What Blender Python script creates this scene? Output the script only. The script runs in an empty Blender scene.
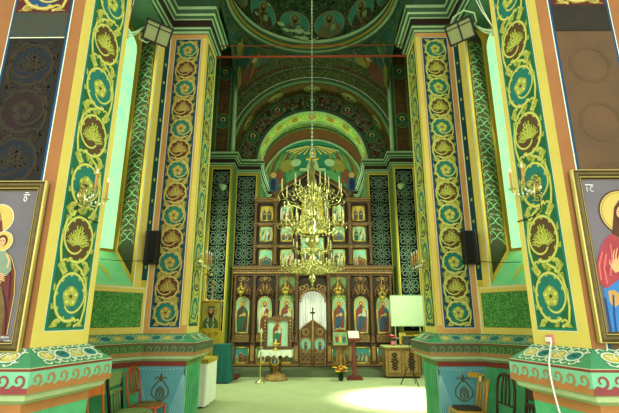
import bpy, bmesh, math, random
from mathutils import Vector, Matrix
random.seed(7)
PI = math.pi
sin, cos = math.sin, math.cos
SC = bpy.context.scene
COL = SC.collection
# ------------------------------------------------------------------ camera
EYE = Vector((0.04, 0.0, 1.6)); FPX = 420.0
PITCH = math.radians(14.87); YAW = math.radians(0.60)
cam_d = bpy.data.cameras.new('camera'); cam = bpy.data.objects.new('camera', cam_d); COL.objects.link(cam)
cam_d.sensor_width = 36.0; cam_d.lens = 36.0 * FPX / 619.0; cam_d.clip_end = 200
cam.location = EYE; cam.rotation_euler = (PI / 2 + PITCH, 0, YAW)
SC.camera = cam
CM = Matrix.Rotation(YAW, 3, 'Z') @ Matrix.Rotation(PI / 2 + PITCH, 3, 'X')
def S(px, py, Y):
    """the place seen at a measured point of the photograph, at distance Y along the nave"""
    d = CM @ Vector((px - 309.5, 206.5 - py, -FPX))
    return EYE + d * ((Y - EYE.y) / d.y)
# ------------------------------------------------------------------ light
w = bpy.data.worlds.new('world'); SC.world = w; w.use_nodes = True
wb = w.node_tree.nodes['Background']; wb.inputs[0].default_value = (1.0, 1.0, 0.90, 1); wb.inputs[1].default_value = 1.5
def area(name, loc, target, sx, sy, power, col):
    l = bpy.data.lights.new(name, 'AREA'); l.shape = 'RECTANGLE'; l.size = sx; l.size_y = sy; l.energy = power; l.color = col
    o = bpy.data.objects.new(name, l); COL.objects.link(o); o.location = loc
    o.rotation_euler = (Vector(target) - Vector(loc)).to_track_quat('-Z', 'Y').to_euler()
    return o
DAY = (0.84, 1.0, 0.68)
area('nave_fill_light', (0.0, -2.5, 2.6), (0, 8, 1.2), 4.0, 3.0, 300, (1.0, 1.0, 0.84))  # added fill behind the camera, brightens the lower walls
area('crossing_unseen_window_light', (3.25, 10.4, 4.3), (-1.2, 10.6, 0), 1.2, 2.2, 330, DAY)  # lamps at unseen side windows, put in to light the crossing
area('crossing_unseen_window_light', (-3.25, 10.4, 4.3), (1.2, 11.4, 0.5), 1.2, 2.2, 260, DAY)
for sg in (-1, 1):                                   # daylight of the tall apse windows, at the glass
    for zz in (3.4, 5.2): area('apse_window_light', (sg * 3.23, 6.02, zz), (sg * (3.23 - .825), 6.02 - .566, zz - .15), .7, 1.5, 30, DAY)
sunb = area('crossing_sun_shaft', (3.3, 10.3, 5.0), (2.05, 9.5, 0), .9, 1.2, 250, (1.0, 1.0, 0.82)); sunb.data.spread = math.radians(26)
area('altar_fill_light', (0, 15.6, 5.0), (0, 16.2, 9.0), 2.2, 1.2, 120, DAY)  # added lamp, no window here; brightens the soffit and conch
area('dome_fill_light', (0, 9.0, 12.6), (0, 12.6, 8.6), 1.4, 0.6, 48, DAY)  # added lamp inside the windowless dome, lifts the rear of the crossing
SC.view_settings.view_transform = 'Standard'; SC.view_settings.look = 'None'
SC.view_settings.gamma = 1.0; SC.view_settings.use_curve_mapping = False
SC.view_settings.exposure = 0.15
# ------------------------------------------------------------------ materials
def lin(c):
    return tuple(((x / 255) / 12.92 if x / 255 <= 0.04045 else ((x / 255 + 0.055) / 1.055) ** 2.4) for x in c) + (1,)
MATS = {}
def mat(name, c, rough=0.75, metal=0.0, mott=0.25, scale=6.0, c2=None, emit=0, spec=0.3, bump=0.0):
    if name in MATS: return MATS[name]
    m = bpy.data.materials.new(name); m.use_nodes = True; nt = m.node_tree; b = nt.nodes['Principled BSDF']
    b.inputs['Roughness'].default_value = rough; b.inputs['Metallic'].default_value = metal
    b.inputs['Specular IOR Level'].default_value = spec
    a = lin(c); a2 = lin(c2) if c2 else tuple(x * 0.55 for x in a[:3]) + (1,)
    tc = nt.nodes.new('ShaderNodeTexCoord'); no = nt.nodes.new('ShaderNodeTexNoise')
    no.inputs['Scale'].default_value = scale; no.inputs['Detail'].default_value = 6; no.inputs['Roughness'].default_value = 0.65
    nt.links.new(tc.outputs['Object'], no.inputs['Vector'])
    mp = nt.nodes.new('ShaderNodeMapRange'); mp.inputs[1].default_value = 0.35; mp.inputs[2].default_value = 0.75
    mp.inputs[3].default_value = 0.0; mp.inputs[4].default_value = mott
    nt.links.new(no.outputs['Fac'], mp.inputs[0])
    mx = nt.nodes.new('ShaderNodeMix'); mx.data_type = 'RGBA'; mx.inputs[6].default_value = a; mx.inputs[7].default_value = a2
    nt.links.new(mp.outputs[0], mx.inputs[0]); nt.links.new(mx.outputs[2], b.inputs['Base Color'])
    if bump:
        bp = nt.nodes.new('ShaderNodeBump'); bp.inputs['Strength'].default_value = bump; bp.inputs['Distance'].default_value = 0.02
        nt.links.new(no.outputs['Fac'], bp.inputs['Height']); nt.links.new(bp.outputs[0], b.inputs['Normal'])
    if emit:
        nt.links.new(mx.outputs[2], b.inputs['Emission Color']); b.inputs['Emission Strength'].default_value = emit
    MATS[name] = m; return m
def curly(name, bg, line, scale=14.0, width=0.035, c3=None, rough=0.8):
    """painted curling tendrils on a coloured ground"""
    if name in MATS: return MATS[name]
    m = bpy.data.materials.new(name); m.use_nodes = True; nt = m.node_tree; N = nt.nodes.new; L = nt.links.new
    b = nt.nodes['Principled BSDF']; b.inputs['Roughness'].default_value = rough; b.inputs['Specular IOR Level'].default_value = 0.2
    tc = N('ShaderNodeTexCoord'); no = N('ShaderNodeTexNoise'); no.inputs['Scale'].default_value = scale
    no.inputs['Detail'].default_value = 1.2; no.inputs['Distortion'].default_value = 1.2
    L(tc.outputs['Object'], no.inputs['Vector'])
    s = N('ShaderNodeMath'); s.operation = 'SUBTRACT'; s.inputs[1].default_value = 0.5; L(no.outputs['Fac'], s.inputs[0])
    a = N('ShaderNodeMath'); a.operation = 'ABSOLUTE'; L(s.outputs[0], a.inputs[0])
    lt = N('ShaderNodeMath'); lt.operation = 'LESS_THAN'; lt.inputs[1].default_value = width; L(a.outputs[0], lt.inputs[0])
    mx = N('ShaderNodeMix'); mx.data_type = 'RGBA'; mx.inputs[6].default_value = lin(bg); mx.inputs[7].default_value = lin(line)
    L(lt.outputs[0], mx.inputs[0]); out = mx.outputs[2]
    if c3:
        v = N('ShaderNodeTexVoronoi'); v.inputs['Scale'].default_value = scale * 0.45; L(tc.outputs['Object'], v.inputs['Vector'])
        g = N('ShaderNodeMath'); g.operation = 'LESS_THAN'; g.inputs[1].default_value = 0.27; L(v.outputs['Distance'], g.inputs[0])
        m2 = N('ShaderNodeMix'); m2.data_type = 'RGBA'; m2.inputs[7].default_value = lin(c3); L(out, m2.inputs[6]); L(g.outputs[0], m2.inputs[0]); out = m2.outputs[2]
    L(out, b.inputs['Base Color']); MATS[name] = m; return m
YEL = mat('yellow paint', (216, 198, 98), mott=.4, scale=3, c2=(188, 168, 72))
ORA = mat('orange paint', (156, 106, 60), mott=.6, scale=1.5, c2=(116, 74, 42))
OLI = mat('olive ochre paint', (168, 146, 40), mott=.4, scale=4)
TEA = mat('teal paint', (22, 118, 92), mott=.5, scale=5)
DTE = mat('deep teal paint', (8, 62, 58), mott=.4)
BLU = mat('blue paint', (20, 72, 112), mott=.4)
GBG = mat('leaf green ground', (30, 98, 58), mott=.6, scale=9, c2=(18, 66, 40))
DBG = mat('dark blue green ground', (14, 66, 66), mott=.5, scale=8)
GLD = mat('ochre scroll paint', (172, 180, 66), mott=.5, scale=20, c2=(122, 142, 48))
GLL = mat('pale scroll highlight', (216, 214, 124), mott=.3, scale=20)
G2 = mat('dull gold scroll paint', (164, 148, 66), mott=.4, scale=20)
G2L = mat('dull gold highlight', (204, 190, 106), mott=.3)
BRN = mat('brown disc paint', (84, 66, 34), mott=.6, scale=10, c2=(84, 44, 26))
TDS = mat('turquoise disc paint', (26, 116, 100), mott=.5, scale=10)
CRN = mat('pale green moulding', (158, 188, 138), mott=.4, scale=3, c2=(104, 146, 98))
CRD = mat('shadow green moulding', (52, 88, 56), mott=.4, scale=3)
MAR = mat('maroon paint', (84, 34, 26), mott=.5)
WHT = mat('white line paint', (214, 224, 196), mott=.2)
BRG = mat('bronze green paint', (96, 128, 62), mott=.5, scale=5)
WOOD = mat('carved walnut wood', (102, 72, 42), rough=.5, mott=.7, scale=14, c2=(56, 38, 20), bump=.5)
WOODD = mat('dark carved wood', (46, 33, 19), rough=.55, mott=.6, scale=10)
WOODL = mat('honey carved wood', (166, 130, 72), rough=.5, mott=.7, scale=12, c2=(96, 70, 34), bump=.5)
GILT = mat('gilding', (214, 186, 78), rough=.35, metal=.55, mott=.3)
BRASS = mat('pale brass', (198, 192, 118), rough=.25, metal=.7, mott=.3, spec=.6)
BLK = mat('black plastic', (18, 18, 18), rough=.5, mott=.2)
CREAM = mat('ivory candle', (212, 200, 140), rough=.5, mott=.1)
ICO_SKY = mat('icon sky paint', (132, 188, 164), mott=.4, scale=3, c2=(96, 150, 120))
ICO_GOLD = mat('icon gold ground', (200, 172, 70), mott=.3)
ICO_RED = mat('icon red robe', (138, 66, 50), mott=.6, scale=12)
ICO_GRN = mat('icon green robe', (58, 98, 66), mott=.6, scale=12)
ICO_BLU = mat('icon blue robe', (62, 92, 112), mott=.6, scale=12)
ICO_WHT = mat('icon pale robe', (196, 196, 160), mott=.3)
SKIN = mat('painted skin', (196, 152, 100), mott=.15, scale=14)
HAIR = mat('painted hair', (70, 40, 22), mott=.3)
HALO = mat('halo gold', (196, 176, 96), mott=.25, scale=12)
DARK = mat('dark line paint', (24, 22, 18), mott=.2)
LATB = mat('lattice black green ground', (8, 18, 15), mott=.4, spec=.1)
LATL = mat('lattice pale lines', (112, 134, 110), mott=.4)
CUR_G = curly('tendrils on green', (48, 116, 52), (108, 164, 82), 26, .045)
CUR_LED = curly('tendrils on ledge green', (52, 122, 78), (206, 196, 92), 9, .06, c3=(40, 140, 130))
CUR_OLD = curly('tendrils on olive', (52, 62, 26), (98, 110, 56), 11, .04)
CUR_RED = curly('tendrils on oxblood', (70, 30, 18), (104, 132, 84), 8, .04, c3=(24, 60, 48))
CUR_BRN = curly('tendrils on brown', (108, 78, 30), (44, 60, 26), 10, .06)
CUR_BRI = curly('bright green arch tendrils', (116, 178, 74), (182, 206, 96), 6, .06, c3=(160, 160, 60))
CUR_DOM = curly('dome tendrils', (22, 44, 24), (74, 104, 46), 8, .035)
CUR_VLT = curly('vault tendrils', (78, 104, 36), (120, 150, 60), 6, .04)
MIX_PEN = curly('pendentive painting', (46, 92, 72), (86, 104, 60), 1.6, .05, c3=(74, 88, 48))
# ------------------------------------------------------------------ mesh builder
class MB:
    def __init__(s): s.v = []; s.f = []; s.m = []; s.mats = []; s.sm = []
    def mi(s, m):
        if m not in s.mats: s.mats.append(m)
        return s.mats.index(m)
    def add(s, vs, fs, m, smooth=False):
        o = len(s.v); k = s.mi(m); s.v += [tuple(v) for v in vs]
        for f in fs: s.f.append(tuple(i + o for i in f)); s.m.append(k); s.sm.append(smooth)
        return s
    def box(s, c, d, m, rz=0, M=None, taper=1.0):
        x, y, z = d[0] / 2, d[1] / 2, d[2] / 2; vs = []
        for sz in (-1, 1):
            t = taper if sz > 0 else 1
            for sx, sy in ((-1, -1), (1, -1), (1, 1), (-1, 1)):
                p = Vector((sx * x * t, sy * y * t, sz * z))
                if M: p = M @ p
                if rz: p = Matrix.Rotation(rz, 3, 'Z') @ p
                vs.append(p + Vector(c))
        return s.add(vs, [(0, 3, 2, 1), (4, 5, 6, 7), (0, 1, 5, 4), (1, 2, 6, 5), (2, 3, 7, 6), (3, 0, 4, 7)], m)
    def b2(s, x0, x1, y0, y1, z0, z1, m):
        return s.box(((x0 + x1) / 2, (y0 + y1) / 2, (z0 + z1) / 2), (abs(x1 - x0), abs(y1 - y0), abs(z1 - z0)), m)
    def tube(s, pts, r, m, n=6, caps=True):
        pts = [Vector(p) for p in pts]; vs = []; N = len(pts); up = None
        for i, p in enumerate(pts):
            t = (pts[min(i + 1, N - 1)] - pts[max(i - 1, 0)])
            if t.length < 1e-9: t = Vector((0, 0, 1))
            t.normalize()
            if up is None:
                a = Vector((0, 0, 1)) if abs(t.z) < .9 else Vector((1, 0, 0)); up = t.cross(a).normalized()
            else:
                up = (up - t * up.dot(t)).normalized()
            q = t.cross(up); rr = r[i] if isinstance(r, (list, tuple)) else r
            for k in range(n):
                a = 2 * PI * k / n; vs.append(p + (up * cos(a) + q * sin(a)) * rr)
        fs = [(i * n + k, i * n + (k + 1) % n, (i + 1) * n + (k + 1) % n, (i + 1) * n + k) for i in range(N - 1) for k in range(n)]
        if caps: fs += [tuple(range(n)), tuple((N - 1) * n + k for k in range(n))]
        return s.add(vs, fs, m, True)
    def lathe(s, prof, c, m, n=16, sx=1, sy=1, axis=None):
        vs = []; c = Vector(c); R = Vector((0, 0, 1)).rotation_difference(Vector(axis)).to_matrix() if axis else None
        for r, z in prof:
            for k in range(n):
                a = 2 * PI * k / n; p = Vector((r * cos(a) * sx, r * sin(a) * sy, z))
                vs.append((R @ p if R else p) + c)
        P = len(prof)
        fs = [(i * n + k, i * n + (k + 1) % n, (i + 1) * n + (k + 1) % n, (i + 1) * n + k) for i in range(P - 1) for k in range(n)]
        if prof[0][0] > 1e-4: fs.append(tuple(range(n)))
        if prof[-1][0] > 1e-4: fs.append(tuple((P - 1) * n + k for k in range(n)))
        return s.add(vs, fs, m, True)
    def ball(s, c, r, m, n=12, sz=1):
        k = max(5, n // 2)
        return s.lathe([(r * sin(PI * i / k) if 0 < i < k else 1e-5, -r * sz * cos(PI * i / k)) for i in range(k + 1)], c, m, n)
    def build(s, name, parent=None, bevel=0):
        me = bpy.data.meshes.new(name); me.from_pydata(s.v, [], s.f)
        for m in s.mats: me.materials.append(m)
        me.polygons.foreach_set('material_index', s.m); me.polygons.foreach_set('use_smooth', s.sm)
        me.validate(); me.update()
        bm = bmesh.new(); bm.from_mesh(me); bmesh.ops.recalc_face_normals(bm, faces=bm.faces); bm.to_mesh(me); bm.free()
        o = bpy.data.objects.new(name, me); COL.objects.link(o)
        if parent:
            o.parent = parent; wl = parent.location.copy(); p = parent.parent
            while p: wl += p.location; p = p.parent
            me.transform(Matrix.Translation(-wl))
        if bevel:
            bv = o.modifiers.new('bevel', 'BEVEL'); bv.width = bevel; bv.segments = 2; bv.limit_method = 'ANGLE'
        return o
class Fr:
    """a plane with an origin, across (u), up (v) and towards-the-viewer (n) directions"""
    def __init__(s, o, u, v=(0, 0, 1), flip=False):
        s.o = Vector(o); s.u = Vector(u).normalized(); s.v = Vector(v).normalized(); s.n = s.u.cross(s.v)
        if flip: s.n = -s.n
    def __call__(s, u, v, d=0): return s.o + s.u * u + s.v * v + s.n * d
    def sub(s, u, v): 
        f = Fr(s(u, v), s.u, s.v); f.n = s.n; return f
def poly(mb, fr, pts, m, d=0.002):
    if getattr(fr, 'curved', 0):                               # follow the curved surface
        cx = sum(p[0] for p in pts) / len(pts); cy = sum(p[1] for p in pts) / len(pts); n = len(pts); q = []
        for i in range(n):
            a, b_ = pts[i], pts[(i + 1) % n]; q += [a, ((a[0] + b_[0]) / 2, (a[1] + b_[1]) / 2)]
        n = len(q); vs = [fr(cx + (x - cx) * k, cy + (y - cy) * k, d) for k in (1, .75, .5, .25) for x, y in q] + [fr(cx, cy, d)]
        return mb.add(vs, [(r_ * n + i, r_ * n + (i + 1) % n, (r_ + 1) * n + (i + 1) % n, (r_ + 1) * n + i) for r_ in range(3) for i in range(n)] + [(3 * n + i, 3 * n + (i + 1) % n, 4 * n) for i in range(n)], m)
    return mb.add([fr(u, v, d) for u, v in pts], [tuple(range(len(pts)))], m)
def ell(cx, cy, rx, ry=None, n=20, a0=0, a1=2 * PI):
    ry = rx if ry is None else ry
    return [(cx + rx * cos(a0 + (a1 - a0) * i / n), cy + ry * sin(a0 + (a1 - a0) * i / n)) for i in range(n + (0 if abs(a1 - a0 - 2 * PI) < 1e-6 else 1))]
def rect(mb, fr, u0, v0, u1, v1, m, d=0.002): return poly(mb, fr, [(u0, v0), (u1, v0), (u1, v1), (u0, v1)], m, d)
def rib(mb, fr, pts, wd, m, d=0.003):
    """a brush stroke along pts; wd one width or a list"""
    vs = []; N = len(pts)
    for i, (x, y) in enumerate(pts):
        a = pts[max(i - 1, 0)]; b = pts[min(i + 1, N - 1)]; dx, dy = b[0] - a[0], b[1] - a[1]; L = math.hypot(dx, dy) or 1
        h = (wd[i] if isinstance(wd, list) else wd) / 2
        vs += [fr(x - dy / L * h, y + dx / L * h, d), fr(x + dy / L * h, y - dx / L * h, d)]
    return mb.add(vs, [(2 * i, 2 * i + 1, 2 * i + 3, 2 * i + 2) for i in range(N - 1)], m)
def ring(mb, fr, cx, cy, r, wd, m, d=.003, n=18, ry=None):
    p = ell(cx, cy, r, ry, n); p.append(p[0]); return rib(mb, fr, p, wd, m, d)
def slab(mb, fr, u0, v0, u1, v1, d0, d1, m):
    vs = [fr(u, v, d) for d in (d0, d1) for u, v in ((u0, v0), (u1, v0), (u1, v1), (u0, v1))]
    return mb.add(vs, [(0, 3, 2, 1), (4, 5, 6, 7), (0, 1, 5, 4), (1, 2, 6, 5), (2, 3, 7, 6), (3, 0, 4, 7)], m)
def prism(mb, fr, pts, d0, d1, m):
    n = len(pts); vs = [fr(u, v, d0) for u, v in pts] + [fr(u, v, d1) for u, v in pts]
    return mb.add(vs, [tuple(range(n)), tuple(range(n, 2 * n))] + [(i, (i + 1) % n, n + (i + 1) % n, n + i) for i in range(n)], m)
def loft(mb, paths, m, closed=False, smooth=False):
    n = len(paths[0]); vs = [p for pa in paths for p in pa]
    fs = [(i * n + k, i * n + (k + 1) % n, (i + 1) * n + (k + 1) % n, (i + 1) * n + k) for i in range(len(paths) - 1) for k in range(n if closed else n - 1)]
    return mb.add(vs, fs, m, smooth)
def struct(o, **k): o['kind'] = 'structure'; return o
def thing(name, loc, label, cat, group=None):
    o = bpy.data.objects.new(name, None); COL.objects.link(o); o.location = loc; o.empty_display_size = .1
    o['label'] = label; o['category'] = cat
    if group: o['group'] = group
    return o
def tag(o, label, cat, group=None):
    o['label'] = label; o['category'] = cat
    if group: o['group'] = group
    return o
def copy_tree(o, parent=None):
    c = o.copy(); COL.objects.link(c); c.parent = parent
    for ch in list(o.children): copy_tree(ch, c)
    return c
# ------------------------------------------------------------------ ornament
def acanthus(mb, fr, x, y, a, l, m, gl, box, d=.003):
    """a lobed leaf from (x,y) in direction a, length l"""
    u0, v0, u1, v1 = box; K = lambda q: [(min(max(p[0], u0), u1), min(max(p[1], v0), v1)) for p in q]
    P = lambda t, o: (x + cos(a) * t * l - sin(a) * o * l, y + sin(a) * t * l + cos(a) * o * l)
    rib(mb, fr, K([P(0, 0), P(.35, .05), P(.7, .04), P(1.05, -.08)]), [l * .06, l * .16, l * .13, l * .02], m, d)
    for t in (.12, .36, .6):
        for s in (-1, 1): rib(mb, fr, K([P(t, 0), P(t + .16, s * .16), P(t + .34, s * (.27 - .12 * t)), P(t + .36, s * (.16 - .1 * t))]), [l * .06, l * .12, l * .10, l * .02], m, d)
    rib(mb, fr, K([P(.05, 0), P(.5, .03), P(.9, -.02)]), [l * .02, l * .045, l * .015], gl, d + .0008)
def scroll(mb, fr, u0, v0, wd, ht, g, gl, c1, c2, period=None, flip=1):
    """climbing acanthus scroll in the rectangle (u0,v0)-(u0+wd,v0+ht)"""
    p = period or wd * .98; n = max(1, round(ht / p)); p = ht / n; cx = u0 + wd / 2; R = min(wd * .45, p * .46); RY = R * (1 + .6 * max(0, p * .46 / R - 1))
    box = (u0, v0, u0 + wd, v0 + ht); K = lambda q: [(min(max(a[0], u0 + wd * .01), u0 + wd * .99), min(max(a[1], v0), v0 + ht)) for a in q]
    for k in range(n):
        cy = v0 + (k + .5) * p; s = flip if k % 2 == 0 else -flip
        rr_ = random.Random(k * 7 + 3); poly(mb, fr, [(cx + R * (.86 + .08 * rr_.random()) * cos(t), cy + RY * (.86 + .08 * rr_.random()) * sin(t)) for t in [2 * PI * i / 18 for i in range(18)]], c1 if k % 2 == 0 else c2, .0012)
        pts = []; wds = []; ky = RY / R
        for i in range(34):                                   # the stem closes into a ring and hooks inwards
            t = i / 33; a = -PI / 2 - s * .5 + s * t * 2 * PI * 1.18; r = R * (1.0 - .10 * t - .42 * max(0, t - .72) / .28)
            pts.append((cx + r * cos(a), cy + r * ky * sin(a))); wds.append(wd * (.082 - .034 * t))
        rib(mb, fr, pts, wds, g, .0026); rib(mb, fr, pts, [x * .4 for x in wds], gl, .0044)
        q = K([(cx - s * R * .45, cy - p * .60), (cx - s * R * .9, cy - p * .42), (cx - s * R * 1.04, cy - p * .2), (cx - s * R * 1.05, cy), (cx - s * R * .9, cy + p * .28), (cx - s * R * .5, cy + p * .46), (cx, cy + p * .56)])
        rib(mb, fr, q, wd * .07, g, .002); rib(mb, fr, q, wd * .025, gl, .0022)
        def curl(x, y, a, size, sn, w_):
            c_ = []
            for i in range(13):
                t = i / 12; b2_ = a + sn * t * 5.0; rr2 = size * (1 - .72 * t); ox, oy = x + size * cos(a + sn * PI / 2 * 0 + PI) * -1, y + size * sin(a)
                c_.append((x + size * cos(a) * .9 + rr2 * cos(b2_ + PI), y + size * sin(a) * .9 + rr2 * sin(b2_ + PI)))
            c_ = K(c_); rib(mb, fr, c_, [w_ * (1 - .05 * i) for i in range(13)], g, .0030); rib(mb, fr, c_, [w_ * .35 * (1 - .05 * i) for i in range(13)], gl, .0046); poly(mb, fr, ell(c_[-1][0], c_[-1][1], w_ * .55, n=8), g, .0034)
        for i in range(1, 24, 3):                              # scallops inside the ring, leaves outside
            x, y = pts[i]; a = math.atan2((y - cy) / ky, x - cx)
            curl(x, y, a + PI + s * .5, wd * .050, -s, wd * .045)
            acanthus(mb, fr, x, y, a + s * .8, wd * .21, g, gl, box, .0022 + .0002 * (i % 4))
        if k % 2 == 0:
            for j in range(5):                                 # open flower
                a = j * 2 * PI / 5 + .3; fx_, fy_ = cx + R * .33 * cos(a), cy + R * .33 * sin(a); acanthus(mb, fr, cx, cy, a + .6, R * .5, g, gl, box, .0034); poly(mb, fr, ell(fx_, fy_, R * .19, n=10), g, .0036 + .0001 * j); poly(mb, fr, ell(fx_, fy_, R * .08, n=8), gl, .0046)
            poly(mb, fr, ell(cx, cy, R * .10, n=8), c2, .005)
        else:
            for j in range(-2, 3): acanthus(mb, fr, cx, cy - R * .3, PI / 2 + j * .62, R * (1.0 if j == 0 else .78), g, gl, box, .0034 + .0001 * j)
        for sx in (-1, 1):
            for sy in (-1, 1):
                curl(cx + sx * wd * .22, cy + sy * p * .43, (0 if sx > 0 else PI) + sx * sy * .35, wd * .11, sx * sy, wd * .055)
                acanthus(mb, fr, cx + sx * wd * .30, cy + sy * p * .40, sy * sx * .9 + (0 if sx > 0 else PI), wd * .24, g, gl, box, .002)
def bar(mb, fr, u0, v0, u1, v1, t, m, d=.0022):
    rect(mb, fr, u0, v0, u0 + t, v1, m, d); rect(mb, fr, u1 - t, v0, u1, v1, m, d)
    rect(mb, fr, u0 + t, v0, u1 - t, v0 + t, m, d); rect(mb, fr, u0 + t, v1 - t, u1 - t, v1, m, d)
def lattice(mb, fr, u0, v0, wd, ht, m, p=None, t=.03):
    """pale strapwork of rings, lozenges and crosslets"""
    p = p or wd; n = max(1, round(ht / p)); p = ht / n; cx = u0 + wd / 2
    for k in range(n):
        cy = v0 + (k + .5) * p
        ring(mb, fr, cx, cy, wd * .20, t * .8, m, .003, 12)
        for a in range(8):
            b = a * PI / 4; r0, r1 = wd * .06, wd * .17
            rib(mb, fr, [(cx + r0 * cos(b), cy + r0 * sin(b)), (cx + r1 * cos(b), cy + r1 * sin(b))], t * 1.1, m, .0034)
        for sx in (-1, 1):
            for sy in (-1, 1):
                q = [(cx + sx * wd * .20, cy + sy * p * .06), (cx + sx * wd * .34, cy + sy * p * .10), (cx + sx * wd * .42, cy + sy * p * .22), (cx + sx * wd * .34, cy + sy * p * .34), (cx + sx * wd * .20, cy + sy * p * .36), (cx + sx * wd * .14, cy + sy * p * .28), (cx + sx * wd * .24, cy + sy * p * .22)]
                rib(mb, fr, q, t, m, .003)
                rib(mb, fr, [(cx, cy + sy * p * .22), (cx + sx * wd * .10, cy + sy * p * .38), (cx + sx * wd * .02, cy + sy * p * .5)], t, m, .003)
            rib(mb, fr, [(cx + sx * wd * .48, cy - p * .12), (cx + sx * wd * .40, cy), (cx + sx * wd * .48, cy + p * .12)], t, m, .003)
            rib(mb, fr, [(cx + sx * wd * .46, cy + p * .5), (cx + sx * wd * .3, cy + p * .44), (cx + sx * wd * .12, cy + p * .5)], t * .8, m, .003)
def wave(mb, fr, u0, u1, v0, v1, m, d=.002):
    """running-dog wave border"""
    h = v1 - v0; n = max(1, round((u1 - u0) / (h * .95))); p = (u1 - u0) / n
    for k in range(n):
        cx = u0 + (k + .5) * p; cy = v0 + h * .52; q = []
        for i in range(14):
            t = i / 13; a = -PI * .75 + t * 2 * PI * 1.05; r = h * (.42 - .30 * t)
            q.append((cx + r * cos(a), cy + r * sin(a)))
        q = [(cx - p * .5, v0 + h * .12)] + q
        rib(mb, fr, q, [h * .07] + [h * (.17 - .006 * i) for i in range(14)], m, d)
# ------------------------------------------------------------------ floor
b = MB(); FLOOR = mat('green grey carpet', (172, 180, 134), rough=.9, mott=.45, scale=1.6, c2=(134, 150, 106), bump=.1)
b.b2(-7, 7, -6, 20, -.2, 0, FLOOR); struct(b.build('floor'))
b = MB(); STEP = mat('grey green stone step', (96, 106, 76), mott=.5, scale=4)
b.b2(-2.02, 2.02, 12.56, 13.12, 0, .17, STEP); b.b2(-3.4, 3.4, 13.12, 17.5, 0, .17, STEP)
struct(b.build('floor_step'))
b = MB(); b.b2(-2.95, -2.04, 12.0, 13.1, .001, .02, mat('dark red rug', (104, 42, 34), mott=.5, scale=8)); 
tag(b.build('rug'), 'dark red rug on the floor at the left end of the altar step', 'rug')
# ------------------------------------------------------------------ near walls with framed icons
A = (2.10, 3.30); B = (1.97, 3.89)
C = (2.49, 6.45); D = (1.85, 6.45); E = (1.85, 7.15)
ZJ = 1.38; ZC = 6.5
LEDGE = [(0, 1.38), (.19, 1.26), (.20, 1.255), (.20, 1.09), (.165, 1.075), (.15, 1.04), (.06, 1.0)]
def offset_path(path, d):
    """path of (x,y); shift each vertex by d towards the open room, mitred"""
    out = []; n = len(path)
    for i, p in enumerate(path):
        p = Vector(p)
        e = []
        if i > 0: e.append((p - Vector(path[i - 1])).normalized())
        if i < n - 1: e.append((Vector(path[i + 1]) - p).normalized())
        ns = [Vector((t.y, -t.x)) for t in e]
        if len(ns) == 1: out.append(p + ns[0] * d)
        else:
            mvec = (ns[0] + ns[1]).normalized(); out.append(p + mvec * (d / max(.3, mvec.dot(ns[0]))))
    return out
def profile(mb, path, prof, ms):
    rows = [[Vector((q.x, q.y, z)) for q in offset_path(path, d)] for d, z in prof]
    for i in range(len(prof) - 1): loft(mb, [rows[i], rows[i + 1]], ms[i])
    back = [[Vector((p[0], p[1], z)) for p in path] for z in (prof[-1][1], prof[0][1])]
    loft(mb, [rows[-1], back[0]], ms[-1])
def sidepath(sg, pts):
    """pts for the left side travelling so the room is on the left of travel; mirrored for the right"""
    if sg < 0: return [(-x, y) for x, y in pts]
    return [(x, y) for x, y in reversed(pts)]
def facefr(sg, P, Q, z):
    """frame on the vertical face P->Q (positive-side coordinates), u from P to Q, normal towards the room centre/camera"""
    p = Vector((P[0] * sg, P[1], z)); q = Vector((Q[0] * sg, Q[1], z)); f = Fr(p, q - p)
    mid = (p + q) / 2; 
    if f.n.dot(Vector((0, 2.0, z)) - mid) < 0: f.n = -f.n
    return f, (q - p).length
def dado_drape(mb, fr, W, z1, ground, sg=1, motif=True):
    """painted hanging cloth with folds and a lyre motif, fr origin at floor"""
    rect(mb, fr, 0, z1 - .07, W, z1, MARD, .002)
    line = mat('drape light line', (150, 200, 200), mott=.3)
    for k in range(7):
        t = k / 6; rib(mb, fr, [(W * .01, z1 - .09), (W * (.02 + .30 * t), z1 * (.1 + .02 * k))], .007, line, .003)
        rib(mb, fr, [(W * .99, z1 - .09), (W * (.98 - .30 * t), z1 * (.1 + .02 * k))], .007, line, .003)
    for k in range(14):
        poly(mb, fr, ell(W * (k + .5) / 14, z1 - .095 - .02 * sin(PI * (k + .5) / 14), .006, n=6), WHT, .003)
    if motif:
        cx, cy = W / 2, z1 - .36; mm = mat('lyre motif paint', (84, 86, 44), mott=.3)
        for s in (-1, 1):
            rib(mb, fr, [(cx, cy - .17), (cx + s * .05, cy - .15), (cx + s * .12, cy - .09), (cx + s * .115, cy - .01), (cx + s * .06, cy + .06), (cx + s * .015, cy + .11), (cx + s * .05, cy + .15), (cx + s * .085, cy + .12)], .020, mm, .004)
            rib(mb, fr, [(cx, cy - .15), (cx + s * .05, cy - .10), (cx + s * .045, cy - .03), (cx + s * .015, cy + .02)], [.01, .03, .03, .008], mm, .004)
            rib(mb, fr, [(cx, cy - .12), (cx + s * .015, cy - .04), (cx + s * .004, cy + .03)], [.01, .02, .006], mm, .0045)
        rib(mb, fr, [(cx, cy + .08), (cx, cy + .14), (cx, cy + .20)], [.01, .05, .008], mm, .004)
        rib(mb, fr, [(cx - .03, cy - .2), (cx, cy - .24), (cx + .03, cy - .2)], .012, mm, .004)
MARD = mat('brick red band', (128, 56, 40), mott=.5, scale=6)
DRB = mat('painted blue drape', (92, 158, 166), mott=.5, scale=3, c2=(62, 122, 138))
DRG = mat('painted green drape', (88, 182, 122), mott=.7, scale=3, c2=(34, 112, 74))
LEDW = mat('turquoise wave ground', (122, 192, 152), mott=.4, scale=5)
LEDB = mat('blue grey wave ground', (84, 134, 150), mott=.4, scale=5)
WAVO = mat('terracotta wave paint', (176, 120, 66), mott=.4)
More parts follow.
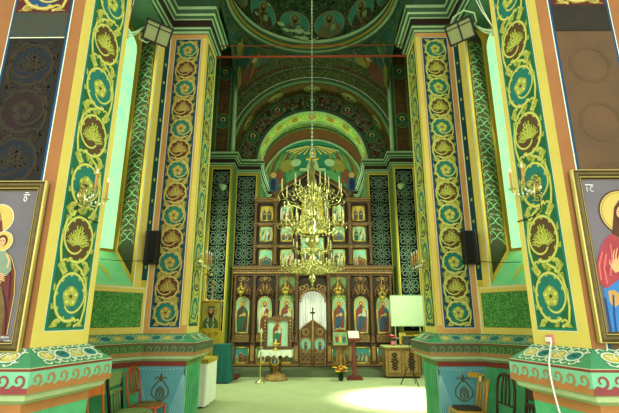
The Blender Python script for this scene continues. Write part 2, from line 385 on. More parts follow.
WAVR = mat('rose wave paint', (140, 66, 66), mott=.4)
LEDM = mat('ledge pale moulding', (186, 206, 156), mott=.4, scale=4)
LEDN = mat('ledge ground', (72, 150, 104), mott=.5, scale=6)
def ledge_paint(mb, path, near=False):
    rows0 = offset_path(path, 0.004); rows1 = offset_path(path, .19); rf = offset_path(path, .202)
    for i in range(len(path) - 1):
        a = Vector((rows0[i].x, rows0[i].y, 1.38)); b_ = Vector((rows0[i + 1].x, rows0[i + 1].y, 1.38))
        c = Vector((rows1[i].x, rows1[i].y, 1.262)); d_ = Vector((rows1[i + 1].x, rows1[i + 1].y, 1.262))
        u = (b_ - a).normalized(); L = (b_ - a).length; vv = (a - c) - u * (a - c).dot(u); hgt = vv.length
        f = Fr(c, u, vv); f.n = f.n if f.n.z > 0 else -f.n
        off0 = (a - c).dot(u)
        n = max(1, round(L / (.145 if near else .17)))
        wl = .02 if near else .009
        for k in range(n):
            x = off0 + (k + .5) * L / n; y = hgt / 2; r = min(L / n * .46, hgt * .42)
            colr = [mat('ledge yellow oval', (206, 190, 70), mott=.3), mat('ledge blue oval', (40, 128, 132), mott=.3)][k % 2]
            poly(mb, f, ell(x, y, r * .8, r * .62, 14), colr, .003)
            ring(mb, f, x, y, r, wl * .8, WHT, .004, 14, ry=r * .8)
            for sx_, sy_ in ((-1, -1), (1, -1), (1, 1), (-1, 1)):
                rib(mb, f, [(x + sx_ * r * .15, y + sy_ * hgt * .36), (x + sx_ * r * .5, y + sy_ * hgt * .45), (x + sx_ * r * .95, y + sy_ * hgt * .38), (x + sx_ * r * 1.0, y + sy_ * hgt * .22), (x + sx_ * r * .8, y + sy_ * hgt * .27)], wl * .7, WHT if near else LEDM, .0042)
            for s in (-1, 1):
                q = [(x + s * r * .3, y - r * .3), (x + s * r * .1, y + r * .15), (x - s * r * .25, y + r * .05), (x - s * r * .45, y + r * .45)]
                rib(mb, f, q, wl * .7, GBG if k % 2 else WHT, .0045)
                rib(mb, f, [(x + r * .8, y + s * r * .3), (x + r * 1.2, y + s * r * .9), (x + r * 1.5, y + s * r * .75)], wl * .7, WHT, .004)
        e0 = Vector((rf[i].x, rf[i].y, 1.09)); e1 = Vector((rf[i + 1].x, rf[i + 1].y, 1.09)); g = Fr(e0, e1 - e0)
        ctr = (e0 + e1) / 2; wall = Vector(((path[i][0] + path[i + 1][0]) / 2, (path[i][1] + path[i + 1][1]) / 2, 1.09))
        if g.n.dot(ctr - wall) < 0: g.n = -g.n
        LL = (e1 - e0).length
        face_is_front = near and abs(path[i][1] - path[i + 1][1]) < .05
        rect(mb, g, 0, .0, LL, .04, WAVR if face_is_front else WAVO, .001)
        rect(mb, g, 0, .148, LL, .165, MARD, .001)
        wave(mb, g, .01, LL - .01, .025, .145, WAVR if face_is_front else WAVO if near else mat('faded wave paint', (112, 140, 92), mott=.5), .002)
FADED = mat('soot darkened mural', (20, 19, 15), mott=.9, scale=4, c2=(36, 28, 16))
FADEB = mat('brown faded mural', (98, 74, 48), mott=.6, scale=3, c2=(70, 58, 44))
FADEG = mat('cleaned test patch', (66, 62, 40), mott=.9, scale=7, c2=(36, 66, 66))
for sg, side in ((-1, 'left'), (1, 'right')):
    ZT = 9.5
    b = MB(); lp = [(5.5, 3.30), A, B, (2.3, 4.3), (5.5, 4.6)]
    # solid pier prism
    pts = [(x * sg, y) for x, y in lp]
    b.add([(x, y, 0) for x, y in pts] + [(x, y, ZT) for x, y in pts], [tuple(range(5)), tuple(range(5, 10))] + [(i, (i + 1) % 5, 5 + (i + 1) % 5, 5 + i) for i in range(5)], ORA)
    wall = struct(b.build('wall_%s_near' % side))
    # front face panel
    f, L = facefr(sg, A, (5.5, 3.30), 0)
    p = MB(); rect(p, f, .115, 1.38, .66, 7.5, BLU, .003); rect(p, f, .135, 1.38, .64, 7.5, FADED if sg < 0 else FADEB, .005)
    rect(p, f, .105, 1.38, .115, 7.5, WHT, .003); rect(p, f, .66, 1.38, .668, 7.5, WHT, .003)
    # a cleaned band at 4.0-4.35 m and fresh scroll above
    zc = (S(60, 38, 3.3).z if sg < 0 else S(560, 31, 3.3).z); zd = zc + .27
    rect(p, f, .135, zc, .64, zd, FADEG if sg < 0 else mat('dark uncleaned band', (44, 40, 28), mott=.8, scale=7), .007); rect(p, f, .135, zd, .64, 7.5, MAR, .007)
    rect(p, f, .135, zc - .006, .64, zc + .004, WHT if sg < 0 else DARK, .009)
    fs = f.sub(0, 0); fs.o = fs.o + fs.n * .008
    scroll(p, fs, .16, zd + .02, .46, 2.3, G2, G2L, BLU, BRN)
    ghost = mat('ghost of old scroll ' + side, (44, 38, 24) if sg < 0 else (90, 69, 45), mott=.3, scale=9); 
    fg = f.sub(0, 0); fg.o = fg.o + fg.n * .0055
    g2 = mat('ghost of old discs', (34, 18, 14), mott=.7, scale=6); g3 = mat('ghost of old blue', (18, 28, 36), mott=.7, scale=6)
    if sg < 0: scroll(p, fg, .17, 2.2, .44, zc - 2.25, ghost, ghost, g2, g3)
    else:
        for k in range(4): ring(p, fg, .39, zc - .35 - k * .55, .17, .03, ghost, .002)
    p.build('faded_panel', wall)
    # chamfer face panel with climbing scroll
    f, L = facefr(sg, A, B, 0)
    p = MB(); rect(p, f, 0, 1.38, L, ZT, YEL, .002)
    rect(p, f, .100, 1.495, .540, 8.0, WHT, .004); rect(p, f, .107, 1.502, .533, 8.0, TEA, .005); rect(p, f, .128, 1.523, .512, 8.0, GBG, .006)
    fs = f.sub(0, 0); fs.o = fs.o + fs.n * .007
    scroll(p, fs, .13, 1.53, .38, 6.4, GLD, GLL, TDS, BRN, period=.475, flip=sg)
    p.build('scroll_panel', wall)
    # dado below the ledge
    path = sidepath(sg, [(5.5, 3.30), A, B, (2.3, 4.3), (5.5, 4.6)])
    led = MB(); profile(led, path, LEDGE, [LEDN, LEDM, LEDW, LEDM, LEDM, LEDM]); ledge_paint(led, path, True)
    tr = struct(led.build('trim_%d' % (1 if sg < 0 else 2)))
    dd = MB(); op = offset_path(path, .05)
    loft(dd, [[Vector((q.x, q.y, z)) for q in op] for z in (0, 1.0)], DRG)
    op2 = offset_path(path, .054); loft(dd, [[Vector((q.x, q.y, z)) for q in op2] for z in (.93, 1.0)], WAVO)
    struct(dd.build('baseboard_%s_near' % side))
# ------------------------------------------------------------------ side apses with window
GLASS = mat('frosted daylight window glass', (142, 232, 178), rough=.3, mott=.6, scale=4, c2=(206, 240, 140), emit=.9)
MESHB = mat('jamb dark olive ground', (44, 50, 24), mott=.4, scale=6, spec=.1)
MESHL = mat('jamb pale strokes', (98, 148, 92), mott=.2)
MESHO = mat('jamb ochre strokes', (140, 104, 36), mott=.3)
SILL = mat('painted window sill', (92, 176, 124), mott=.7, scale=3, c2=(140, 196, 110))
WD = Vector((-.566, -.825)).normalized()             # along the apse wall from the pier towards the camera (left side)
APS = [C, (C[0] + .566 * 1.6, C[1] - .825 * 1.6), (C[0] + .566 * 1.6 + .62, C[1] - .825 * 1.6 - .35), (5.2, 4.62)]
for sg, side in ((-1, 'left'), (1, 'right')):
    f, L = facefr(sg, APS[0], APS[1], 0)         # u from the pier towards the camera
    u0, u1 = .235, 1.50; ua = .20; DEP = .48; gu0, gu1 = u0 + .08, u1 - .17
    zs, zsg = 2.05, 2.60; zsp, zspg = 6.9, 6.15
    wl = MB()
    # wall face around an arched opening
    r = (u1 - u0) / 2; uc = (u0 + u1) / 2; rg = (gu1 - gu0) / 2; ug = (gu0 + gu1) / 2
    arch = [(uc + r * cos(PI - PI * i / 20), zsp + r * sin(PI - PI * i / 20)) for i in range(21)]
    archg = [(ug + rg * cos(PI - PI * i / 20), zspg + rg * .9 * sin(PI - PI * i / 20)) for i in range(21)]
    ol = [(u0, zs)] + arch + [(u1, zs)]; og = [(gu0, zsg)] + archg + [(gu1, zsg)]
    WALLM = mat('apse wall ochre paint', (198, 178, 56), mott=.4, scale=3)
    poly(wl, f, [(0, 0), (u0, 0), (u0, 8.8), (0, 8.8)], WALLM, 0); poly(wl, f, [(u1, 0), (L, 0), (L, 8.8), (u1, 8.8)], WALLM, 0)
    poly(wl, f, [(u0, 0), (u1, 0), (u1, zs), (u0, zs)], WALLM, 0)
    for i in range(20):
        a_, b_ = arch[i], arch[i + 1]; poly(wl, f, [a_, b_, (b_[0], 8.8), (a_[0], 8.8)], WALLM, 0)
    # remaining apse segments
    for k in (1, 2):
        g, L2 = facefr(sg, APS[k], APS[k + 1], 0); rect(wl, g, 0, 0, L2, 8.8, WALLM, 0)
    # top closing
    wl.add([(x * sg, y, 8.8) for x, y in APS] + [(1.5 * sg, 6.45, 8.8), (1.5 * sg, 3.9, 8.8), (5.2 * sg, 3.9, 8.8)], [(0, 1, 2, 3, 6, 5, 4)], CRD)
    wall = struct(wl.build('wall_%s_apse' % side))
    jb = MB(); ROL = lambda k, d: [f(u, v, d) for u, v in k]
    N = len(ol)
    vs = [f(u, v, 0) for u, v in ol] + [f(u, v, -DEP) for u, v in og]
    jb.add(vs, [(i, i + 1, N + i + 1, N + i) for i in range(N - 1)], OLI); jb.add([f(u0, zs, 0), f(u1, zs, 0), f(gu1, zsg, -DEP), f(gu0, zsg, -DEP)], [(0, 1, 2, 3)], SILL)
    jb.build('window_reveal', wall)
    # patterned jamb panel on the far jamb: frame across the splay
    def jamb(mbx, ua_, ub_, m, d, z0, z1):
        a0 = f(u0, 0, 0); a1 = f(gu0, 0, -DEP); j = Fr((a0.x, a0.y, 0), a1 - a0)
        if j.n.dot(f.u) < 0: j.n = -j.n
        return j, (a1 - a0).length
    j, JL = jamb(None, 0, 0, None, 0, 0, 0)
    pn = MB(); s0, s1 = .07, JL - .075
    zb = lambda s: zs + (zsg - zs) * s / JL + .09
    poly(pn, j, [(s0, zb(s0)), (s1, zb(s1)), (s1, 6.35), (s0, 6.9)], MESHB, .004)
    z = 2.80; cx = (s0 + s1) / 2; W = (s1 - s0)
    while z < 6.3:
        for sx in (-1, 1):
            rib(pn, j, [(cx + sx * W * .42, z - .10), (cx + sx * W * .30, z - .045), (cx + sx * W * .12, z - .03), (cx - sx * W * .10, z + .05), (cx - sx * W * .30, z + .085), (cx - sx * W * .40, z + .05), (cx - sx * W * .28, z + .03)], .013, MESHL, .006)
            rib(pn, j, [(cx + sx * W * .06, z + .125), (cx + sx * W * .20, z + .10), (cx + sx * W * .30, z + .125)], .011, MESHL, .0065)
            rib(pn, j, [(cx + sx * W * .47, z - .12), (cx + sx * W * .40, z), (cx + sx * W * .47, z + .10)], .010, MESHO, .006)
        for a_ in range(-2, 3): poly(pn, j, ell(cx + a_ * W * .17, z + .11 + .02 * (a_ % 2), .010, n=6), MESHO, .006)
        z += .235
    pn.build('patterned_jamb', wall)
    # frames on the wall face
    fm = MB(); rect(fm, f, .0, 1.38, .02, 8.8, WHT, .003); rect(fm, f, .02, 2.15, .115, 8.8, DTE, .004)
    for k in range(18): poly(fm, f, ell(.067, 2.35 + k * .35, .016, .03, 8), GLD, .006)
    rect(fm, f, .115, 2.05, u0, 8.8, YEL, .004)
    rib(fm, f, [(u + (0 if i in (0,) else 0), v) for i, (u, v) in enumerate(ol)], .02, WHT, .005)
    # window-side frame band around the glass
    gf = f.sub(0, 0); gf.o = gf.o - gf.n * (DEP - .004)
    # panels below
    rect(fm, f, .02, 1.38, L, 2.05, YEL, .003); rect(fm, f, .06, 1.47, L - .05, 1.96, MAR, .004); rect(fm, f, .065, 1.475, L - .055, 1.955, CUR_G, .005)
    rib(fm, f, [(.05, 2.03), (L, 2.03)], .012, WHT, .005)
    fm.build('painted_frame', wall)
    # sill painting of leaves
    sf0 = f(u0, zs, 0); sf = Fr(sf0, f.u, (f(gu0, zsg, -DEP) - f(gu0, zs, 0))); 
    if sf.n.z < 0: sf.n = -sf.n
    sp = MB(); 
    for k in range(4):
        rib(sp, sf, [(.3 + k * .22, .1), (.36 + k * .2, .3), (.46 + k * .16, .5)], [.02, .09, .01], mat('sill leaf paint', (150, 170, 60), mott=.5), .004)
    sp.build('sill_painting', wall)
    # window
    wn = MB(); poly(wn, f, og, GLASS, -DEP + .002); 
    wo = wn.build('window_%d' % (1 if sg < 0 else 2)); struct(wo)
    wf = MB(); rib(wf, f, og + [og[0]], .07, OLI, -DEP + .012)
    wf.build('window_frame', wo)
    path = sidepath(sg, [(x, y) for x, y in reversed(APS)])
    led = MB(); profile(led, path, LEDGE, [LEDN, LEDM, mat('ledge olive fascia', (70, 110, 50), mott=.5), LEDM, LEDM, LEDM]); ledge_paint(led, path)
    struct(led.build('trim_%d' % (3 if sg < 0 else 4)))
    dd = MB(); op = offset_path(path, .05); loft(dd, [[Vector((q.x, q.y, zz)) for q in op] for zz in (0, 1.0)], DRG)
    op = offset_path(path, .054); loft(dd, [[Vector((q.x, q.y, zz)) for q in op] for zz in (.93, 1.0)], MARD)
    struct(dd.build('baseboard_%s_apse' % side))
# ------------------------------------------------------------------ inner piers
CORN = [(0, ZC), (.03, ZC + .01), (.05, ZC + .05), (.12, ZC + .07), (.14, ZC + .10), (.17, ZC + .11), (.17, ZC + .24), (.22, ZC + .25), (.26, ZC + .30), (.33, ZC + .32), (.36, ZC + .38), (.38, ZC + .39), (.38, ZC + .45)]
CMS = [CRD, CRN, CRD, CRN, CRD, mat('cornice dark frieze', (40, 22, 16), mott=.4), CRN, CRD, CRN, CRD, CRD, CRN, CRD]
for sg, side in ((-1, 'left'), (1, 'right')):
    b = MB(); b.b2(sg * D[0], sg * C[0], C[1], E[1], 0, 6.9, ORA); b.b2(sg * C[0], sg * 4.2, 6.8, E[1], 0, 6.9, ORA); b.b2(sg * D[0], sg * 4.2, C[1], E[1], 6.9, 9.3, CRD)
    wall = struct(b.build('wall_%s_middle' % side))
    f, L = facefr(sg, C, D, 0)
    p = MB(); rect(p, f, 0, 1.38, L, 6.5, mat('lit orange pier paint', (206, 160, 92), mott=.6, scale=2, c2=(160, 112, 60)), .002); rect(p, f, L - .075, 1.5, L, 6.42, YEL, .003)  # pier orange made paler, its lit look put into the colour
    rect(p, f, .082, 1.455, .540, 6.405, WHT, .003); rect(p, f, .090, 1.463, .532, 6.397, BLU, .004); rect(p, f, .110, 1.483, .512, 6.377, DBG, .005)
    fs = f.sub(0, 0); fs.o = fs.o + fs.n * .006
    if sg < 0: scroll(p, fs, .118, 1.49, .388, 4.87, G2, G2L, TDS, mat('rust disc paint', (92, 46, 34), mott=.5), flip=sg)
    else: scroll(p, fs, .118, 1.49, .388, 4.87, GLD, GLL, TDS, BRN, flip=sg)
    p.build('scroll_panel', wall)
    f, L = facefr(sg, D, E, 0)
    p = MB(); rect(p, f, 0, 1.38, L, 6.5, YEL, .002); rect(p, f, .10, 1.48, .60, 6.40, DTE, .003); rect(p, f, .12, 1.50, .58, 6.38, GBG, .004)
    fs = f.sub(0, 0); fs.o = fs.o + fs.n * .005; scroll(p, fs, .13, 1.53, .44, 4.8, GLD, GLL, TDS, BRN)
    p.build('scroll_panel', wall)
    path = sidepath(sg, [(2.49, C[1]), D, E, (3.3, E[1])])
    led = MB(); profile(led, path, LEDGE, [LEDN, LEDM, mat('ledge olive grey fascia', (86, 96, 66), mott=.5), LEDM, LEDM, LEDM]); ledge_paint(led, path)
    struct(led.build('trim_%d' % (5 if sg < 0 else 6)))
    path2 = sidepath(sg, [(2.62, 4.2), (2.52, C[1]), D, E, (3.3, E[1])])
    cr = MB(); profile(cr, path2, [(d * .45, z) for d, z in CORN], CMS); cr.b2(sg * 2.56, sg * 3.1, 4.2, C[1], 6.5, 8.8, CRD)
    struct(cr.build('trim_%d' % (7 if sg < 0 else 8)))
    # painted dado
    dd = MB(); op = offset_path(path, .05); rows = [[Vector((q.x, q.y, zz)) for q in op] for zz in (0, 1.0)]
    for i in range(3): loft(dd, [r_[i:i + 2] for r_ in rows], DRB if abs(op[i].y - op[i + 1].y) < .01 and op[i].y < 7 else DRG)
    g, L = facefr(sg, (C[0], C[1] - .05), (D[0] - .05, C[1] - .05), 0); dado_drape(dd, g, L, 1.0, DRB)
    g, L = facefr(sg, (D[0] - .05, C[1] - .05), (D[0] - .05, E[1]), 0); rect(dd, g, 0, .93, L, 1.0, BRG, .002); rect(dd, g, .02, 0, .035, .93, WHT, .002)
    for k in range(6): rib(dd, g, [(.08 + k * .11, 0), (.11 + k * .105, .5), (.08 + k * .11, .93)], .02, mat('drape dark fold', (26, 104, 70), mott=.4), .002)
    struct(dd.build('baseboard_%s_middle' % side))
# arch over the inner piers (springs high)
def archface(mb, fr, r0, r1, zc, m, d=0, n=32, a0=0, a1=PI, top=None):
    for i in range(n):
        x, y = a0 + (a1 - a0) * i / n, a0 + (a1 - a0) * (i + 1) / n
        if top is None: q = [(r0 * cos(x), zc + r0 * sin(x)), (r0 * cos(y), zc + r0 * sin(y)), (r1 * cos(y), zc + r1 * sin(y)), (r1 * cos(x), zc + r1 * sin(x))]
        else: q = [(r0 * cos(x), zc + r0 * sin(x)), (r0 * cos(y), zc + r0 * sin(y)), (r0 * cos(y), top), (r0 * cos(x), top)]
        poly(mb, fr, q, m, d)
def barrel(mb, r, zc, y0, y1, m, n=32):
    rows = [[Vector((r * cos(PI * i / n), y, zc + r * sin(PI * i / n))) for i in range(n + 1)] for y in (y0, y1)]
    loft(mb, rows, m)
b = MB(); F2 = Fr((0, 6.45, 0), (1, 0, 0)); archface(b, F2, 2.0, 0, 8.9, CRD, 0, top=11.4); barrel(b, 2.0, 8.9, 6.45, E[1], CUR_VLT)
F3 = Fr((0, E[1], 0), (1, 0, 0)); archface(b, F3, 2.0, 0, 8.9, CRD, 0, top=11.4)
for sg in (-1, 1):
    b.b2(sg * 2.0, sg * 4.2, 6.45, E[1], 9.3, 11.4, CRD)
struct(b.build('ceiling_arch'))
# ------------------------------------------------------------------ crossing: rear wall, arches, dome
Y1, Y2, Y3, Y4 = 13.2, 13.9, 14.8, 16.9
ZA = 6.95
def arcband(mb, fr, r, wd, zc, m, d, a0=0, a1=PI, n=40):
    rib(mb, fr, [(r * cos(a0 + (a1 - a0) * i / n), zc + r * sin(a0 + (a1 - a0) * i / n)) for i in range(n + 1)], wd, m, d)
b = MB(); G1 = Fr((0, Y1, 0), (1, 0, 0))
archface(b, G1, 2.66, 0, ZA, CUR_OLD, 0, top=11.0)
for sg in (-1, 1):
    b.b2(sg * 2.66, sg * 3.6, Y1, Y1 + .4, ZC, 11.0, CRD); b.b2(sg * 2.66, sg * 3.6, Y1, Y2 + .2, 0, ZC, BRG)
wallb = struct(b.build('wall_back'))
p = MB()
arcband(p, G1, 2.705, .085, ZA, mat('rib green paint', (104, 146, 88), mott=.4), .03); arcband(p, G1, 2.80, .05, ZA, CRD, .02)
arcband(p, G1, 3.30, .014, ZA, LATL, .01, .66, PI - .66); arcband(p, G1, 3.24, .02, ZA, DARK, .012, .66, PI - .66); arcband(p, G1, 2.88, .018, ZA, WHT, .012, .35, PI - .35)
arcband(p, G1, 3.42, .05, ZA, MAR, .01, .68, 1.35); arcband(p, G1, 3.42, .05, ZA, MAR, .01, PI - 1.35, PI - .68)
p.build('arch_moulding', wallb)
p = MB(); barrel(p, 2.66, ZA, Y1, Y2, CUR_BRN)
for k in range(5):
    a = PI * (k + 1) / 6; c = Vector((2.63 * cos(a), (Y1 + Y2) / 2, ZA + 2.63 * sin(a))); fr = Fr(c, (0, 1, 0), (-sin(a), 0, cos(a)))
    fr.n = Vector((-cos(a), 0, -sin(a))); poly(p, fr, ell(0, 0, .22, .26, 16), BRG, .01); ring(p, fr, 0, 0, .24, .03, OLI, .015, 16, ry=.28)
    poly(p, fr, ell(0, .02, .08, .1, 10), HAIR, .02); poly(p, fr, ell(0, .02, .12, .12, 12), HALO, .016)
p.build('outer_soffit', wallb)
G2f = Fr((0, Y2, 0), (1, 0, 0)); p = MB(); archface(p, G2f, 1.95, 2.9, ZA, CUR_RED, 0)
arcband(p, G2f, 2.60, .06, ZA, CRD, .02); arcband(p, G2f, 2.0, .07, ZA, CRD, .03); arcband(p, G2f, 2.08, .03, ZA, DARK, .02)
for k in range(5):
    a = PI * (.13 + .185 * k); cx, cy = 2.32 * cos(a), ZA + 2.32 * sin(a)
    poly(p, G2f, ell(cx, cy, .21, n=20), mat('medallion green', (34, 84, 52), mott=.5), .01); ring(p, G2f, cx, cy, .22, .03, BRG, .014, 20)
    poly(p, G2f, ell(cx, cy + .05, .09, n=14), HALO, .015); poly(p, G2f, ell(cx, cy + .05, .05, .06, 12), HAIR, .02)
    poly(p, G2f, [(cx - .14, cy - .14), (cx + .14, cy - .14), (cx + .05, cy), (cx - .05, cy)], ICO_RED if k % 2 else ICO_GRN, .016)
p.build('inner_arch_face', wallb)
p = MB(); barrel(p, 1.95, ZA, Y2, Y3, CUR_BRI); n = 24
for y in (Y2 + .03, Y3 - .03):
    p.tube([(1.94 * cos(PI * i / n), y, ZA + 1.94 * sin(PI * i / n)) for i in range(n + 1)], .035, CRN, 5)
for k in range(9):
    a = PI * (k + .5) / 9; c = Vector((1.93 * cos(a), (Y2 + Y3) / 2, ZA + 1.93 * sin(a))); fr = Fr(c, (0, 1, 0), (-sin(a), 0, cos(a))); fr.n = Vector((-cos(a), 0, -sin(a)))
    ring(p, fr, 0, 0, .2, .05, YEL, .01, 14); poly(p, fr, ell(0, 0, .12, n=10), OLI, .01)
p.build('bright_soffit', wallb)
p = MB(); barrel(p, 2.19, ZA, Y3, Y4, CUR_VLT); archface(p, Fr((0, Y3, 0), (1, 0, 0)), 1.95, 2.19, ZA, BRN, 0)
p.tube([(2.17 * cos(PI * i / n), Y3 + .9, ZA + 2.17 * sin(PI * i / n)) for i in range(n + 1)], .03, CRD, 5)
n = 28
rows = [[Vector((2.18 * cos(PI * i / n), y, ZA + 2.18 * sin(PI * i / n))) for i in range(n + 1)] for y in (Y3 + 1.1, Y4)]
loft(p, rows, mat('brown vault band', (104, 66, 26), mott=.5, scale=3)); p.build('altar_vault', wallb)
# conch
p = MB(); R = 2.17; CONC = mat('conch teal sky', (24, 112, 84), mott=.5, scale=1.5, c2=(60, 130, 70))
def conch(a, e, r=R): # a azimuth -90..90 from +Y, e elevation
    return Vector((r * sin(a) * cos(e), Y4 + r * cos(a) * cos(e) * .55, ZA + r * sin(e)))
rows = [[conch(-PI / 2 + PI * i / 24, PI / 2 * k / 12) for i in range(25)] for k in range(13)]
loft(p, rows, CONC, smooth=True); p.tube([(2.14 * cos(PI * i / 28), Y4 - .03, ZA + 2.14 * sin(PI * i / 28)) for i in range(29)], .05, CRN, 6)
class CF:
    curved = 1
    def __call__(s, u, v, d=0): return conch(u, v, R - d)
cf = CF(); OCH = mat('conch ochre figures', (136, 136, 52), mott=.6, scale=3); PAL = mat('conch pale figures', (160, 190, 130), mott=.4); CLO = mat('conch cloud', (84, 150, 84), mott=.6, scale=3)
for sx in (-1, 1):
    for k in range(9):
        a = .35 + k * .13; poly(p, cf, [(sx * (a + .25 * t), .15 + .9 * t * (1 - .04 * k) + .06 * sin(7 * t + k)) for t in (0, .25, .5, .75, 1)] + [(sx * (a + .25 * t + .09), .15 + .85 * t * (1 - .04 * k)) for t in (1, .75, .5, .25, 0)], (OCH, CLO, mat('conch brown', (110, 84, 40), mott=.5))[k % 3], .02 + .004 * k)
    poly(p, cf, ell(sx * .42, .28, .2, .26, 16), CLO, .07); poly(p, cf, ell(sx * .75, .62, .2, .16, 16), OCH, .075); poly(p, cf, ell(sx * .5, .72, .16, .1, 14), PAL, .08)
    poly(p, cf, ell(sx * .9, .3, .14, .2, 14), mat('conch rust', (120, 70, 40), mott=.4), .08)
for k in range(12):
    a = -1.2 + k * .218; rib(p, cf, [(a, .95), (a * .3, 1.25)], [.05, .02], YEL, .06)
poly(p, cf, [(-.13, .2), (.13, .2), (.17, .62), (.10, .85), (-.10, .85), (-.17, .62)], PAL, .09); rect(p, cf, -.34, .52, .34, .6, PAL, .095); poly(p, cf, ell(0, .95, .12, .09, 14), HALO, .1); poly(p, cf, ell(0, .93, .06, .06, 12), SKIN, .11)
p.build('conch', wallb)
# altar walls below
p = MB(); 
for sg in (-1, 1): p.b2(sg * 1.98, sg * 2.2, Y3, Y4 + .2, 0, ZA, mat('altar wall green', (70, 110, 60), mott=.5))
rows = [[Vector((2.03 * sin(-PI / 2 + PI * i / 20), Y4 + 1.12 * cos(-PI / 2 + PI * i / 20), z)) for i in range(21)] for z in (0, ZA)]
loft(p, rows, mat('altar wall green', (70, 110, 60))); p.build('altar_wall', wallb)
# pilasters with lattice panels and cornice
for sg, side in ((-1, 'left'), (1, 'right')):
    b = MB(); b.b2(sg * 1.88, sg * 2.66, Y2, Y3, 0, ZC, BRG)
    f, L = facefr(sg, (3.40, Y1), (2.66, Y1), 0)
    rect(b, f, 0, .17, L, ZC, OLI, .003); rect(b, f, .06, 1.2, L - .05, ZC - .08, YEL, .005); rect(b, f, .085, 1.22, L - .075, ZC - .10, LATB, .007)
    fs = f.sub(0, 0); fs.o = fs.o + fs.n * .008; lattice(b, fs, .10, 1.3, L - .19, 5.0, LATL, .5, .028)
    f, L = facefr(sg, (2.66, Y2), (1.88, Y2), 0)
    rect(b, f, 0, .17, L, ZC, OLI, .003); rect(b, f, .02, .5, L - .07, ZC - .06, YEL, .005); rect(b, f, .04, .5, L - .09, ZC - .08, LATB, .007)
    fs = f.sub(0, 0); fs.o = fs.o + fs.n * .008; lattice(b, fs, .055, 1.0, L - .16, 5.35, LATL, .5, .028)
    f, L = facefr(sg, (3.40, Y1), (2.66, Y1), 0)   # strip above the cornice
    rect(b, f, .08, 7.0, L - .18, 10.9, BRG, .004); rect(b, f, .12, 7.05, L - .22, 10.9, MAR, .006)
    fs = f.sub(0, 0); fs.o = fs.o + fs.n * .006; lattice(b, fs, .12, 7.05, L - .34, 3.8, CUR_BRN, .3, .03)
    for zz in (8.15, 10.0):
        cx = (.12 + L - .22) / 2; poly(b, f, ell(cx, zz, .22, .27, 18), mat('medallion green', (34, 84, 52)), .012); ring(b, f, cx, zz, .22, .03, BRG, .016, 18, ry=.27)
        poly(b, f, ell(cx, zz + .07, .09, n=12), HALO, .018); poly(b, f, ell(cx, zz + .06, .05, .06, 12), HAIR, .02); poly(b, f, [(cx - .14, zz - .2), (cx + .14, zz - .2), (cx + .05, zz), (cx - .05, zz)], ICO_GRN, .018)
    b.tube([(sg * 2.69, Y1 - .02, ZA), (sg * 2.69, Y1 - .02, 10.7)], .07, CRN, 8)
    o = struct(b.build('wall_%s_back' % side))
    path = sidepath(sg, [(3.5, Y1), (2.66, Y1), (2.66, Y2), (1.90, Y2), (1.95, Y3), (1.95, Y4), (1.80, Y4), (1.8, Y4 + .6)])
    cr = MB(); profile(cr, path, [(d * .5, z) for d, z in CORN], CMS); struct(cr.build('trim_%d' % (9 if sg < 0 else 10)))
    # side walls of the crossing
    b = MB(); SW = mat('crossing wall green', (86, 122, 62), mott=.5)
    for z0, z1 in ((0, 3.1), (5.6, 11.0)): b.b2(sg * 3.5, sg * 3.75, E[1], Y1, z0, z1, SW)
    b.b2(sg * 3.5, sg * 3.75, E[1], 9.6, 3.1, 5.6, SW); b.b2(sg * 3.5, sg * 3.75, 11.2, Y1, 3.1, 5.6, SW)
    struct(b.build('wall_%s' % side))
    wn = MB(); wn.b2(sg * 3.62, sg * 3.64, 9.6, 11.2, 3.1, 5.6, GLASS); wo = struct(wn.build('window_%d' % (3 if sg < 0 else 4)))  # unseen window, set into the hidden wall to light the crossing
    wf = MB()
    for y in (9.62, 10.4, 11.18): wf.b2(sg * 3.58, sg * 3.66, y - .03, y + .03, 3.1, 5.6, WOOD)
    for z in (3.13, 4.35, 5.57): wf.b2(sg * 3.58, sg * 3.66, 9.6, 11.2, z - .03, z + .03, WOOD)
    wf.build('window_frame', wo)
# pendentives, ring and dome
b = MB(); DR, DY, DZ = 2.6, 10.6, 10.86; H = 2.66; n = 96
def sq(a):
    c_, s_ = cos(a), sin(a); k = H / max(abs(c_), abs(s_)); x, y = k * c_, k * s_; t = min(abs(x), abs(y))
    return Vector((x, y + DY, ZA + math.sqrt(max(0, 3.42 ** 2 - t * t))))
rows = []
for k in range(9):
    t = k / 8; row = []
    for i in range(n + 1):
        a = 2 * PI * i / n; p0 = sq(a); p1 = Vector((DR * cos(a), DY + DR * sin(a), DZ)); q = p0.lerp(p1, t); bl = (p0 - p1).length
        q += Vector((cos(a), sin(a), 0)) * (.16 * bl * sin(PI * t)) * (1 if abs(bl) > .6 else .3); 
        q.y = min(q.y, Y1 + .02); row.append(q)
    rows.append(row)
loft(b, rows, MIX_PEN)
PF = [mat('pendentive blue', (40, 84, 70), mott=.5, scale=3), mat('pendentive rust', (104, 58, 32), mott=.5), OCH, mat('pendentive cloud', (70, 112, 76), mott=.5, scale=2)]
class PenF:
    curved = 1
    def __init__(s, a): s.a = a
    def __call__(s, u, v, d=0):
        a = s.a + u; p0 = sq(a); p1 = Vector((DR * cos(a), DY + DR * sin(a), DZ)); bl = (p0 - p1).length; q = p0.lerp(p1, v)
        q += Vector((cos(a), sin(a), 0)) * (.16 * bl * sin(PI * v) - d) * (1 if bl > .6 else .6); q.z -= d; return q
